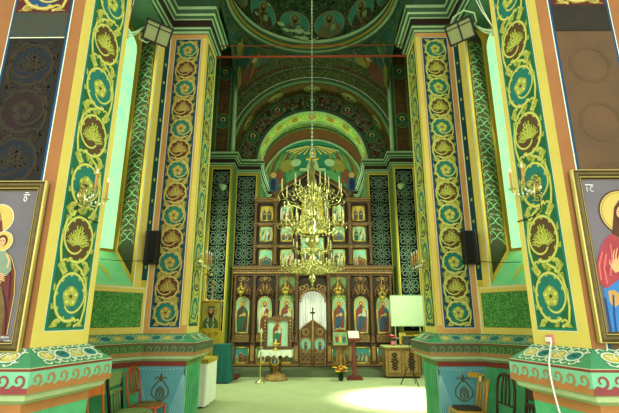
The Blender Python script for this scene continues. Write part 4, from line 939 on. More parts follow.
# ------------------------------------------------------------------ chandelier
CY = 10.6
def zat(py): return S(312, py, CY).z
ch = thing('chandelier', (0, CY, zat(289)), 'large pale brass chandelier with tiers of candles hanging under the dome', 'chandelier')
b = MB(); ztop = DZ + .42 + 3.2
k0 = zat(158); nl = int((ztop - k0) / .12)
b.tube([(0, CY, k0), (0, CY, ztop)], .014, mat('chain steel', (196, 206, 176), rough=.4, metal=.3), 6)
for k in range(nl): b.lathe([(.012, 0), (.030, .03), (.030, .06), (.012, .09)], (0, CY, k0 + k * .12), mat('chain steel', (196, 206, 176)), 6)
b.build('chain', ch)
b = MB(); pr = []
for py, r in ((289, .004), (286, .02), (284, .03), (283, .02), (282, .05), (279, .10), (275.5, .06), (274, .03), (272, .10), (270, .13), (268, .06), (264, .05), (260, .09), (257, .05), (252, .07), (250, .12), (248.5, .06), (247.5, .10), (244, .18), (241.5, .20), (238, .17), (235, .08), (233.5, .05), (231, .11), (228, .06), (223, .10), (219, .06), (213, .12), (209, .06), (204, .10), (199, .05), (194, .12), (190, .07), (186, .13), (180, .10), (175, .06), (170, .10), (167, .05), (163, .08), (160, .03), (158, .012)): pr.append((r, zat(py)))
b.lathe(pr, (0, CY, 0), BRASS, 16); b.build('stem', ch)
def tier(nm, rad, zc, n, z0, ch_h, ph=0, sag=.22, r=.014, cr=.045, scrolls=2, r0=.08):
    proto = None
    for k in range(n):
        if proto is None:
            a = MB(); P = [Vector((r0, 0, z0 - zc)), Vector((rad * .3, 0, z0 - zc - sag * .7)), Vector((rad * .6, 0, -sag)), Vector((rad * .88, 0, -sag * .75)), Vector((rad, 0, -.04))]
            pts = []
            for i in range(len(P) - 1):
                for t_ in (0, .33, .66):
                    pm = P[max(i - 1, 0)]; p0 = P[i]; p1 = P[i + 1]; pn = P[min(i + 2, len(P) - 1)]
                    pts.append(.5 * ((2 * p0) + (p1 - pm) * t_ + (2 * pm - 5 * p0 + 4 * p1 - pn) * t_ ** 2 + (3 * p0 - pm - 3 * p1 + pn) * t_ ** 3))
            pts.append(P[-1]); a.tube(pts, r, BRASS, 5)
            for s in range(scrolls):
                c0 = Vector((rad * (.38 + .32 * s), 0, -sag * (.45 - .25 * s))); q = rad * .12
                a.tube([c0 + Vector((q * (1 - .06 * i) * cos(i * .7), 0, q * (1 - .06 * i) * sin(i * .7))) for i in range(11)], r * .75, BRASS, 4)
            a.tube([Vector((rad * .9, 0, -sag * .7)), Vector((rad * 1.08, 0, -sag * .85)), Vector((rad * 1.12, 0, -sag * .5)), Vector((rad * 1.05, 0, -sag * .4))], r * .7, BRASS, 4)
            for i in range(4): a.ball((rad * (.45 + .15 * i), 0, -sag * (1.15 - .08 * i) - .03), .018, BRASS, 6, 1.6)
            me_arm = a.build('arm'); me_arm.parent = ch
            cu = MB(); cup(cu, (rad, 0, 0), cr, BRASS); co = cu.build('drip_cup'); co.parent = me_arm
            cd = MB(); candle(cd, (rad, 0, .02), ch_h, max(.014, cr * .38)); cdo = cd.build('electric_candle'); cdo.parent = me_arm
            proto = me_arm; o = proto
        else: o = copy_tree(proto, ch)
        o.location = Vector((0, CY, zc)) - ch.location; o.rotation_euler = (0, 0, ph + 2 * PI * k / n)
tier('a', .46, zat(186), 6, zat(190), .28, .3, .18)
tier('b', .80, zat(193), 8, zat(200), .32, .25, .30)
tier('c', .80, zat(221), 10, zat(216), .32, .1, .26)
tier('d', .45, zat(222), 6, zat(212), .28, .5, .2)
tier('e', .48, zat(247), 8, zat(247), .18, .2, .12, .011, .035, 1)
tier('f', .74, zat(264), 14, zat(260), .18, 0, .16, .012, .04, 2)
tier('g', .42, zat(266), 8, zat(262), .16, .2, .12, .010, .035, 1)
# ------------------------------------------------------------------ iconostasis
YI = 13.6; ICZ = .17
def ip(px, py): q = S(px, py, YI); return q.x, q.z
def iz(py): return S(312, py, YI).z
def ix(off, py=320): return abs(S(311.6 + off, py, YI).x - S(311.6, py, YI).x)
IF = Fr((0, YI, 0), (1, 0, 0)); IF.n = Vector((0, -1, 0))
ico = thing('iconostasis', (0, YI, ICZ), 'tall carved walnut icon screen with painted saints closing off the altar', 'icon screen')
Zc0, Zc1 = iz(275), iz(265); ZT0 = iz(199)
b = MB()
WL = ix(80)
# back boards with opening for the royal doors
OX = ix(13.5); OT = iz(300)
for s in (-1, 1):
    slab(b, IF, s * OX, ICZ, s * WL, Zc1, -.10, 0, WOODD)
slab(b, IF, -OX, OT + .28, OX, Zc1, -.10, 0, WOODD)
TW = ix(58, 230); slab(b, IF, -TW, Zc1, -ix(15, 230), ZT0, -.12, -.04, WOODD); slab(b, IF, ix(15, 230), Zc1, TW, ZT0, -.12, -.04, WOODD)
slab(b, IF, -ix(15, 230), Zc1, ix(15, 230), iz(175), -.12, -.05, WOODD)
# rising gable
zg0, zg1 = iz(192), iz(172)
prism(b, IF, [(-ix(36, 200), ZT0), (ix(36, 200), ZT0), (ix(34, 200), zg0), (0, zg1), (-ix(34, 200), zg0)], -.12, -.03, WOODD)
b.build('back_panel', ico)
# arch spandrels around door opening
b = MB(); n = 16
pts = [(OX * cos(PI * i / n), OT - .12 + .40 * sin(PI * i / n)) for i in range(n + 1)]
for i in range(n): prism(b, IF, [pts[i], pts[i + 1], (pts[i + 1][0], OT + .30), (pts[i][0], OT + .30)], -.05, .04, WOOD)
for i in range(14): b.ball(IF(OX * .95 * cos(PI * (i + .5) / 14), OT - .08 + .42 * sin(PI * (i + .5) / 14), .05), .045, WOODL, 6)
for s in (-1, 1):
    for k in range(4): ring(b, IF, s * (.2 + .13 * k), OT + .42 - .04 * k, .06, .025, WOODL, .055, 10)
b.build('door_arch', ico)
def cornice(z0, z1, hw, name, dep=.22, xs=None):
    b = MB(); hh = z1 - z0
    for k, (a, c_, d) in enumerate(((0, .22, .4), (.22, .34, .7), (.34, .72, .55), (.72, .86, .85), (.86, 1, 1.0))):
        for (x0_, x1_) in (xs or ((-hw, hw),)): slab(b, IF, x0_ - .03 * d, z0 + a * hh, x1_ + .03 * d, z0 + c_ * hh, -.1, dep * d, (WOOD, WOODL, WOOD, WOODL, WOOD)[k])
    for (x0_, x1_) in (xs or ((-hw, hw),)):
        n_ = int((x1_ - x0_) / .09)
        for k in range(n_): b.ball(IF(x0_ + (k + .5) * (x1_ - x0_) / n_, z0 + .53 * hh, dep * .56), min(.032, hh * .16), WOODL, 5)
    return b.build(name, ico)
cornice(iz(276), iz(266.5), WL + .02, 'cornice', .26)
b = MB(); 
for s in (-1, 1): slab(b, IF, s * OX, ICZ, s * WL, iz(364.5), 0, .10, WOOD); slab(b, IF, s * OX, iz(365), s * WL, iz(364), 0, .13, WOODL)
b.build('plinth', ico)
def column(xc, z0, z1, r, par=ico, m=WOOD, nm='column'):
    b = MB(); h = z1 - z0; prof = [(r * 1.5, 0), (r * 1.5, .05), (r * .9, .07), (r * 1.2, .10), (r, .14)]
    kk = 26
    for i in range(kk + 1):
        z = .14 + (h - .30) * i / kk; prof.append((r * (.82 + .22 * (i % 2)), z))
    prof += [(r * 1.1, h - .14), (r * .9, h - .12), (r * 1.5, h - .06), (r * 1.6, h)]
    b.lathe(prof, IF(xc, z0, r * 1.3), m, 10); return b.build(nm, par)
zl0 = iz(364); zcol = iz(275)
for off, w_ in ((16.2, 1), (36.2, .9), (59.3, 1), (79, .8)):
    for s in (-1, 1):
        x = s * ix(off); column(x, iz(343), zcol, .06 * w_); 
        b = MB(); slab(b, IF, x - .075, zl0, x + .075, iz(343), 0, .13, WOOD); slab(b, IF, x - .05, zl0 + .1, x + .05, iz(346), .13, .15, WOODL); b.build('pedestal', ico)
def icon_panel(x, z0, z1, hw, kind, k, arched=False, par=ico, bg=ICO_SKY, d0=0.0):
    b = MB(); h = z1 - z0; ap = h * .12 if arched else 0
    if arched:
        pts = [(x - hw, z0), (x + hw, z0)] + [(x + hw * cos(PI * i / 12), z1 - hw + hw * sin(PI * i / 12)) for i in range(13)]
    else: pts = [(x - hw, z0), (x + hw, z0), (x + hw, z1), (x - hw, z1)]
    prism(b, IF, pts, d0, d0 + .02, bg)
    d = d0 + .023
    if kind == 'saint': saint(b, IF, x, z0 + h * .03, h * .90, ROB[k % 5], ROB[(k + 2) % 5], d, .003)
    elif kind == 'mother': saint(b, IF, x, z0 + h * .03, h * .92, ICO_RED, ICO_BLU, d, .003, child=True)
    elif kind == 'pair':
        for s in (-1, 1): saint(b, IF, x + s * hw * .42, z0 + h * .02, h * .85, ROB[(k + s) % 5], ROB[(k + s + 2) % 5], d, .003)
    elif kind == 'scene':
        poly(b, IF, [(x - hw * .95, z0 + .02), (x + hw * .95, z0 + .02), (x + hw * .95, z0 + h * .4), (x + hw * .3, z0 + h * .55), (x - hw * .3, z0 + h * .35), (x - hw * .95, z0 + h * .5)], mat('icon hill', (110, 104, 60), mott=.5), d)
        for s, q in ((-.5, .5), (0, .62), (.5, .46)): saint(b, IF, x + s * hw, z0 + h * .1, h * q, ROB[(k + int(s * 2)) % 5], ROB[(k + 1) % 5], d + .003, .002)
    o = b.build('icon', par)
    f = MB(); t_ = .022
    for j in range(len(pts)):
        a, c_ = Vector(pts[j]), Vector(pts[(j + 1) % len(pts)])
        if (c_ - a).length > 1e-4: f.tube([IF(a.x, a.y, d0 + .02), IF(c_.x, c_.y, d0 + .02)], t_, GILT, 5)
    f.build('icon_frame', o); return o
kinds = ['saint', 'saint', 'mother', 'saint', 'mother', 'saint']
bays = [(-70.8, 'saint', 4), (-48.5, 'saint', 3), (-26.3, 'mother', 0), (26.3, 'saint', 0), (48.5, 'mother', 2), (70.8, 'saint', 0)]
for off, kd, kk in bays:
    s = 1 if off > 0 else -1; x = s * ix(abs(off)); hw = ix(6.6)
    inner = abs(off) < 30
    icon_panel(x, iz(333), iz(297), hw, kd, kk, True)
    b = MB(); slab(b, IF, x - hw * 1.25, iz(297.5) - .1, x + hw * 1.25, iz(276), 0, .012, (mat('pale green tympanum', (116, 150, 96), mott=.4) if inner else WOODD)); b.build('tympanum', ico)
    # carved ogee canopy above the icon
    b = MB(); zb, zt = iz(297), iz(281)
    b.tube([IF(x - hw * 1.25, zb - .02, .06), IF(x - hw * 1.1, zb + .2, .07), IF(x - hw * .5, zt - .12, .08), IF(x, zt + .02, .09), IF(x + hw * .5, zt - .12, .08), IF(x + hw * 1.1, zb + .2, .07), IF(x + hw * 1.25, zb - .02, .06)], .035, WOOD, 6)
    for j in range(9):
        a = PI * (j + .5) / 9; b.tube([IF(x + hw * .35 * cos(a), zb + .05 + .05 * sin(a), .05), IF(x + hw * .95 * cos(a), zb + .06 + .36 * sin(a), .06)], [.014, .034], WOODL if j % 2 else WOOD, 5)
    for j in range(3): ring(b, IF, x + (j - 1) * hw * .55, zt + .06 + .05 * (j == 1), .05, .02, WOODL, .03, 10)
    b.ball(IF(x, zt + .06, .08), .05, WOODL, 8, 1.4); b.build('canopy', ico)
    b = MB(); slab(b, IF, x - hw * 1.2, iz(342.5), x + hw * 1.2, iz(334), 0, .05, WOOD); fs = Fr(IF(x - hw * 1.1, iz(341.5), .05), (1, 0, 0)); fs.n = Vector((0, -1, 0)); W_ = hw * 2.2; H_ = iz(334.8) - iz(341.5)
    for j in range(3): ring(b, fs, W_ * (j + .5) / 3, H_ / 2, H_ * .32, .022, WOODL, .008, 12, ry=H_ * .36); poly(b, fs, ell(W_ * (j + .5) / 3, H_ / 2, H_ * .12, n=8), WOODL, .009)
    bar(b, fs, 0, 0, W_, H_, .018, WOODL, .01); b.build('carved_panel', ico)
    icon_panel(x, iz(363), iz(347.5), hw * 1.12, 'scene', kk, False, bg=mat('icon turquoise ground', (60, 140, 130), mott=.4))
# upper tiers
rows_ = [(266.3, 250), (241, 227), (220.5, 206.5)]
for s in (-1, 1):
    for off, hwp in ((46.5, 6.1), (26, 5.6)):
        for k, (pb, pt) in enumerate(rows_):
            x = s * ix(off, 240); kd = 'pair' if off > 40 else ('scene' if k == 1 else 'pair')
            icon_panel(x, iz(pb), iz(pt), ix(hwp, 240), kd if not (k == 0 and off > 40) else 'scene', k + (3 if s > 0 else 0) + int(off) % 3, False, bg=ICO_SKY if off < 40 else ICO_GOLD if k == 2 else ICO_SKY, d0=-.03)
    for off, w_ in ((57.5, 1.1), (37.2, 1.3), (16, 1)):
        for (a, c_) in ((265, 246.5), (245, 224.5), (223.5, 203)): column(s * ix(off, 235), iz(a), iz(c_), .05 * w_, nm='small_column')
for side_ in (0, 1):
    for z_ in (246.5, 224.5): cornice(iz(z_ + 1.6), iz(z_ - 1.2), TW, 'shelf_moulding', .12, (((-TW, -ix(14, 235)), (ix(14, 235), TW))[side_],))
    cornice(iz(203), iz(199), TW + .02, 'top_cornice', .2, (((-TW, -ix(34, 235)), (ix(34, 235), TW))[side_],))
# centre icons behind the chandelier
icon_panel(0, iz(262), iz(238), ix(11, 240), 'scene', 1, False, d0=-.03); icon_panel(0, iz(233), iz(196), ix(11, 240), 'saint', 3, True, bg=ICO_GOLD, d0=-.03)
b = MB()
for s in (-1, 1):
    b.tube([IF(s * ix(38, 200), iz(199), .05), IF(s * ix(34, 200), zg0 + .05, .05), IF(0, zg1 + .06, .05)], .06, WOOD, 6)
    b.tube([IF(s * ix(36, 200), iz(199), .09), IF(s * ix(32, 200), zg0 + .0, .09), IF(0, zg1 - .02, .09)], .025, WOODL, 5)
b.build('gable_moulding', ico)
# side finials with painted figures
for s in (-1, 1):
    x = s * ix(39.5, 190); f = MB(); f.lathe([(.05, 0), (.09, .05), (.05, .12), (.035, .2), (.07, .26), (.03, .3)], IF(x, iz(199), -.02), WOOD, 8)
    fo = f.build('finial', ico); g = MB(); zz = iz(199) + .28
    prism(g, IF, [(x - .10, zz), (x + .10, zz), (x + .15, zz + .2), (x + .13, zz + .42), (x + .05, zz + .52), (x + .08, zz + .60), (x, zz + .70), (x - .08, zz + .60), (x - .05, zz + .52), (x - .13, zz + .42), (x - .15, zz + .2)], -.04, -.01, ICO_BLU)
    poly(g, IF, ell(x, zz + .57, .10, n=14), HALO, -.008); poly(g, IF, ell(x, zz + .57, .045, .055, 10), SKIN, -.004); poly(g, IF, [(x - .07, zz + .05), (x + .07, zz + .05), (x + .09, zz + .35), (x, zz + .48), (x - .09, zz + .35)], mat('icon deep blue', (24, 40, 70)), -.006)
    g.build('painted_figure', fo)
b = MB(); slab(b, IF, -.035, zg1 + .05, .035, zg1 + .75, -.05, 0, GILT); slab(b, IF, -.22, zg1 + .46, .22, zg1 + .53, -.05, 0, GILT); b.build('top_cross', ico)
# royal doors
DT = iz(327); DB = iz(366.5) 
for s in (-1, 1):
    b = MB(); N = 10; top = [(s * OX * (1 - i / N), iz(331) + (iz(318.5) - iz(331)) * (.62 * (i / N) ** .6 + .38 * (i / N) ** 4) + .06 * sin(PI * i / N)) for i in range(N + 1)]
    prism(b, IF, [(s * .012, DB), (s * OX, DB)] + top[:-1] + [(s * .012, top[-1][1])], -.06, -.02, WOOD)
    dr = b.build('royal_door', ico)
    f = MB(); pl = [IF(s * .03, DB + .03, 0), IF(s * (OX - .03), DB + .03, 0)] + [IF(x * .95 + s * .01, z - .03, 0) for x, z in top] + [IF(s * .03, DB + .03, 0)]
    f.tube(pl, .026, WOODL, 5); 
    cx = s * OX * .52
    for (cz, r_) in ((iz(344.5), .17), ):
        ring(f, IF, cx, cz, r_ + .03, .035, WOODL, .008, 20)
    ring(f, IF, cx, iz(332), .10, .03, WOODL, .005, 12)
    for q in range(5): f.ball(IF(cx + .07 * cos(q * 1.257), iz(332) + .07 * sin(q * 1.257), 0), .028, WOODL, 6)
    rr = Fr(IF(cx - .2, iz(363), -.01), (1, 0, 0)); rr.n = Vector((0, -1, 0)); bar(f, rr, 0, 0, .40, iz(352) - iz(363), .022, WOODL, .006)
    for q in range(2):
        for p_ in range(2): ring(f, rr, .12 + .16 * q, .1 + .17 * p_, .065, .02, WOODL, .008, 10)
    f.build('carving', dr)
    g = MB(); poly(g, IF, ell(cx, iz(344.5), .165, n=18), ICO_SKY, .0); saint(g, IF, cx, iz(344.5) - .15, .28, ROB[1 + (s > 0)], ROB[0], .003, .002); g.build('medallion', dr)
b = MB(); b.tube([IF(0, DB, -.005), IF(0, iz(319), -.005)], .03, WOODL, 6); slab(b, IF, -.02, iz(319), .02, iz(308.5), -.04, 0, WOODD); slab(b, IF, -.085, iz(313.5), .085, iz(312), -.04, 0, WOODD); b.ball(IF(0, iz(308.5), -.02), .03, WOODD, 6); b.build('door_cross', ico)
# curtain behind
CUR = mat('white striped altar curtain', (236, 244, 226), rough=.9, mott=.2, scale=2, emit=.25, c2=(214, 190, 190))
b = MB(); n = 90; rr = [[Vector((-OX * 1.25 + 2.5 * OX * i / n, YI + .32 + .045 * sin(i * .9) + .02 * sin(i * 2.3), z)) for i in range(n + 1)] for z in (ICZ + .03, OT + .5)]
rr2 = [[p_ + Vector((0, .012, 0)) for p_ in r_] for r_ in rr]
loft(b, rr, CUR, smooth=True); loft(b, rr2, CUR, smooth=True)
tag(b.build('altar_curtain'), 'white pleated curtain hanging behind the carved double doors', 'curtain')
b = MB(); b.tube([(-OX * 1.3, YI + .32, OT + .53), (OX * 1.3, YI + .32, OT + .53)], .02, BRASS, 8); tag(b.build('curtain_rod'), 'brass rod carrying the white curtain behind the carved doors', 'rod')
# votive lamps before the icons
lamp_spots = [(-70.8, 292, 'leftmost tall icon of the screen'), (-26.3, 292, 'tall mother and child icon left of the doors'), (26.3, 292, 'tall icon right of the doors'), (70.8, 297, 'rightmost tall icon of the screen')]
for k, (off, py, wh) in enumerate(lamp_spots):
    q = S(311.6 + off, py, 13.3); t = thing('votive_lamp', q, 'gilt oil lamp hanging before the %s' % wh, 'oil lamp', 'gilt oil lamps hanging on the icon screen')
    b = MB(); b.lathe([(.001, -.14), (.03, -.12), (.02, -.09), (.07, -.06), (.10, .0), (.085, .03), (.075, .0), (.03, -.02), (.001, -.02)], q, GILT, 12)
    for j in range(6): b.tube([q + Vector((.09 * cos(j * PI / 3), .09 * sin(j * PI / 3), .02)), q + Vector((.11 * cos(j * PI / 3), .11 * sin(j * PI / 3), .08)), q + Vector((.04 * cos(j * PI / 3), .04 * sin(j * PI / 3), .15)), q + Vector((0, 0, .19))], .010, GILT, 5)
    b.box(q + Vector((0, 0, .24)), (.015, .012, .11), GILT); b.box(q + Vector((0, 0, .25)), (.07, .012, .015), GILT); b.build('lamp_bowl', t)
    b = MB(); b.tube([q + Vector((0, 0, .28)), (q.x, YI - .18, iz(276) + .02)], .006, GILT, 5); b.build('chain', t)
#%%PART3
# ------------------------------------------------------------------ icon table in the middle
tx, ty = S(275.5, 378, 12.05).x, 12.05
t = thing('display_table', (tx, ty, 0), 'carved pedestal table under a lace cloth in front of the icon screen', 'table')
b = MB(); b.lathe([(.33, 0), (.33, .05), (.27, .07), (.25, .13), (.12, .17), (.09, .28), (.13, .36), (.08, .46), (.07, .58), (.16, .68), (.26, .72)], (tx, ty, 0), WOODL, 14)
for k in range(8): a = k * PI / 4; b.tube([(tx + .10 * cos(a), ty + .10 * sin(a), .2), (tx + .16 * cos(a), ty + .16 * sin(a), .34), (tx + .09 * cos(a), ty + .09 * sin(a), .5), (tx + .2 * cos(a), ty + .2 * sin(a), .70)], .016, WOOD, 5)
b.build('pedestal', t); b = MB(); b.box((tx, ty, .735), (.84, .60, .03), WOOD); b.build('table_top', t, .006)
b = MB(); zz = S(275, 361, ty - .3).z; b.lathe([(.001, .01), (.10, .01), (.125, .0), (.10, -.01)], (tx, ty - .28, zz), GILT, 18, axis=(0, -1, 0)); fr = Fr((tx, ty - .292, zz), (1, 0, 0)); fr.n = Vector((0, -1, 0)); poly(b, fr, ell(0, 0, .09, n=16), ICO_BLU, .001); saint(b, fr, 0, -.08, .15, ICO_RED, ICO_WHT, .003, .001); b.build('round_medallion', t)
LACE = mat('white lace cloth', (222, 232, 206), rough=.9, mott=.25, scale=30)
def cloth(x0, x1, y0, y1, z, drops, m, name, wav=.02, n=36, scal=0):
    """cloth lying on a table: drops = front, back, left, right"""
    b = MB(); loop = []
    for i in range(n): loop.append((x0 + (x1 - x0) * i / n, y0, 0))
    for i in range(n // 2): loop.append((x1, y0 + (y1 - y0) * i / (n // 2), 3))
    for i in range(n): loop.append((x1 - (x1 - x0) * i / n, y1, 1))
    for i in range(n // 2): loop.append((x0, y1 - (y1 - y0) * i / (n // 2), 2))
    rows = []; cx, cy = (x0 + x1) / 2, (y0 + y1) / 2
    for r_ in (0, .2, .6, 1):
        row = []
        for i, (x, y, sd) in enumerate(loop):
            dr = drops[sd]; w_ = wav * r_ * sin(i * 1.15); nx, ny = ((0, -1), (0, 1), (-1, 0), (1, 0))[sd]
            dz = dr * r_ - (scal * abs(sin(i * .55)) if r_ == 1 else 0); row.append(Vector((x + nx * (.006 + w_ + .01 * r_), y + ny * (.006 + w_ + .01 * r_), z - max(0, dz))))
        rows.append(row)
    loft(b, rows, m, closed=True, smooth=True); b.add(rows[0], [tuple(range(len(loop)))], m); 
    o = b.build(name); return o
o = cloth(tx - .43, tx + .43, ty - .31, ty + .31, .755, (.17, .15, .2, .2), LACE, 'lace_cloth', .015, 30, .06); tag(o, 'white lace cloth draped over the pedestal table', 'cloth')
# framed icon standing on it
fz0, fz1 = .765, S(277, 316, ty + .1).z; fw = .40; fx = S(277.6, 330, ty + .1).x; yb = ty + .12
t = thing('icon_stand', (fx, yb, fz0), 'carved framed icon of mother and child standing on the lace covered table', 'icon')
fr = Fr((fx, yb, fz0), (1, 0, 0)); fr.n = Vector((0, -1, 0)); H = fz1 - fz0
b = MB(); slab(b, fr, -fw, 0, fw, .07, -.03, .04, WOOD)
for s in (-1, 1):
    slab(b, fr, s * fw, .07, s * (fw - .11), H * .90, -.02, .04, WOOD); b.tube([fr(s * (fw - .05), .1, .05), fr(s * (fw - .05), H * .88, .05)], .028, WOODL, 6)
    for k in range(8): b.ball(fr(s * (fw - .05), .12 + k * H * .095, .06), .034, WOOD, 6)
prism(b, fr, [(-fw - .03, H * .86), (fw + .03, H * .86), (fw, H * .93), (fw * .45, H * .97), (0, H * 1.05), (-fw * .45, H * .97), (-fw, H * .93)], -.02, .05, WOOD)
for k in range(7): ring(b, fr, -fw * .8 + k * fw * .266, H * .91, .035, .014, WOODL, .055, 8)
b.build('carved_frame', t)
b = MB(); slab(b, fr, -fw + .10, .08, fw - .10, H * .86, -.01, .005, ICO_WHT); slab(b, fr, -fw + .125, .105, fw - .125, H * .86 - .025, .004, .010, mat('icon mint ground', (170, 206, 176), mott=.4, scale=9))
saint(b, fr, -.01, .10, H * .80, ICO_RED, mat('icon bright green mantle', (40, 120, 90), mott=.3), .012, .002, child=True); b.build('painting', t)
# gilt lamp / tray in front of it and candle stand
t = thing('table_candlestick', (tx + .0, ty - .17, .757), 'gilt candlestick standing on the lace cloth in front of the small icon', 'candlestick')
b = MB(); b.lathe([(.09, 0), (.08, .02), (.03, .04), (.02, .10), (.05, .14), (.12, .17), (.13, .19), (.05, .18), (.02, .22), (.03, .27), (.001, .3)], (tx, ty - .17, .757), GILT, 12); b.build('base', t)
q = S(260, 380, 11.5); t = thing('candle_stand', (q.x, q.y, 0), 'tall thin brass candle stand on the floor left of the lace covered table', 'candle stand')
b = MB(); b.lathe([(.13, 0), (.13, .02), (.05, .05), (.03, .09), (.018, .14), (.018, .5), (.03, .53), (.018, .56), (.018, .98), (.05, 1.02), (.07, 1.05), (.02, 1.05)], (q.x, q.y, 0), BRASS, 12); b.build('stem', t)
b = MB(); b.lathe([(.02, 1.05), (.02, 1.32), (.004, 1.34)], (q.x, q.y, 0), CREAM, 8); b.build('candle', t)
# ------------------------------------------------------------------ lectern, small shrine, flowers on the right of the doors
q = S(354.5, 379, 12.2); LX, LY = q.x, 12.15
t = thing('lectern', (LX, LY, 0), 'dark red wooden lectern with a sloping top right of the carved doors', 'lectern')
RW = mat('dark red stained wood', (112, 50, 34), rough=.5, mott=.5)
b = MB(); b.box((LX, LY, .025), (.42, .36, .05), RW); b.box((LX, LY, .07), (.30, .26, .04), RW); b.build('base', t, .006)
b = MB(); b.box((LX, LY, .58), (.11, .11, 1.0), RW); b.build('post', t, .006)
MR = Matrix.Rotation(math.radians(38), 3, 'X'); b = MB(); b.box((LX, LY, 1.12), (.36, .34, .03), RW, M=MR); b.box((LX, LY - .14, 1.02), (.36, .03, .04), RW, M=MR); b.build('sloping_top', t, .004)
b = MB(); b.box((LX, LY - .005, 1.155), (.29, .28, .02), mat('book page paper', (214, 214, 196), mott=.1), M=MR); tag(b.build('open_book'), 'pale open book lying on the dark red lectern', 'book')
q = S(341, 370, 12.8); SX, SY = q.x, 12.85
t = thing('carved_stand', (SX, SY, .17), 'small carved honey wood stand on the step right of the carved doors', 'stand')
b = MB(); b.lathe([(.17, 0), (.17, .04), (.10, .08), (.07, .22), (.12, .34), (.09, .44), (.13, .50), (.17, .60)], (SX, SY, .17), WOODL, 10); 
for k in range(4):
    a = PI / 4 + k * PI / 2; b.tube([(SX + .14 * cos(a), SY + .14 * sin(a), .20), (SX + .17 * cos(a), SY + .17 * sin(a), .4), (SX + .12 * cos(a), SY + .12 * sin(a), .58), (SX + .18 * cos(a), SY + .18 * sin(a), .77)], .025, WOODL, 6)
b.build('pedestal', t); b = MB(); b.box((SX, SY, .785), (.44, .36, .03), WOOD); b.build('stand_top', t, .005)
z0_ = .805; z1_ = S(341, 331, SY - .05).z; t = thing('icon_casket', (SX, SY, z0_), 'small gold framed icon box with a carved crest on the honey wood stand', 'icon')
fr = Fr((SX, SY - .06, z0_), (1, 0, 0)); fr.n = Vector((0, -1, 0)); H = z1_ - z0_
b = MB(); slab(b, fr, -.24, 0, .24, H, -.10, .0, WOODD); bar(b, fr, -.24, 0, .24, H, .045, WOOD, .004); bar(b, fr, -.2, .04, .2, H - .04, .012, GILT, .006); b.build('case', t)
b = MB(); rect(b, fr, -.19, .05, .19, H - .05, mat('mint icon ground', (110, 170, 120), mott=.4), .006); 
for s, m_ in ((-.1, ICO_RED), (.0, ICO_GOLD), (.1, ICO_BLU)): poly(b, fr, ell(s, H * .5, .05, H * .28, 12), m_, .008); poly(b, fr, ell(s, H * .68, .025, n=8), SKIN, .01)
b.build('painting', t)
b = MB(); b.tube([fr(-.15, H, -.03), fr(-.10, H + .07, -.03), fr(-.04, H + .04, -.03), fr(0, H + .10, -.03), fr(.04, H + .04, -.03), fr(.10, H + .07, -.03), fr(.15, H, -.03)], .018, GILT, 6); b.build('crest', t)
def flowers(loc, label, cols, vase_m, h=.22, n=16, spread=.16, grp=None, leaf=True):
    t = thing('flower_vase', loc, label, 'flowers', grp); loc = Vector(loc)
    b = MB(); b.lathe([(.04, 0), (.06, .03), (.075, .10), (.05, h * .7), (.045, h * .8), (.065, h), (.05, h * .98)], loc, vase_m, 14); b.build('vase', t)
    b = MB(); rnd = random.Random(n)
    tops = []
    for k in range(n):
        a = rnd.uniform(0, 2 * PI); r = spread * math.sqrt(rnd.random()); p_ = loc + Vector((r * cos(a), r * sin(a), h + .05 + rnd.uniform(.0, .13))); tops.append(p_)
        b.tube([loc + Vector((0, 0, h * .9)), (loc + p_) / 2 + Vector((0, 0, h * .6)), p_], .005, ICO_GRN, 4)
        a2 = rnd.uniform(0, 2 * PI); lf = loc + Vector((spread * cos(a2), spread * sin(a2), h + .02)); c0 = loc + Vector((0, 0, h))
        sd = Vector((-sin(a2), cos(a2), 0)) * .03; b.add([c0, (c0 + lf) / 2 + sd + Vector((0, 0, .03)), lf, (c0 + lf) / 2 - sd + Vector((0, 0, .03))], [(0, 1, 2, 3)], mat('leaf green', (50, 110, 44), mott=.4))
    b.build('foliage', t)
    b = MB()
    for k, p_ in enumerate(tops):
        m_ = cols[k % len(cols)]
        for j in range(6):
            a = j * PI / 3; b.ball(p_ + Vector((.026 * cos(a), .026 * sin(a), .004 * (j % 2))), .02, m_, 6, .6)
        b.ball(p_ + Vector((0, 0, .008)), .018, mat('flower heart', (170, 110, 30)), 6)
    b.build('blossoms', t); return t
YF = mat('yellow petals', (244, 206, 40), mott=.2); OF = mat('orange petals', (226, 110, 40), mott=.2); RF = mat('red petals', (190, 30, 40), mott=.2); PF_ = mat('pink petals', (222, 120, 150), mott=.2)
q = S(341, 381, 11.85); flowers((q.x, 11.85, 0), 'black vase of yellow and orange flowers on the floor before the carved doors', [YF, YF, OF, YF, RF], mat('black glazed vase', (26, 28, 26), rough=.3), .17, 20, .19)
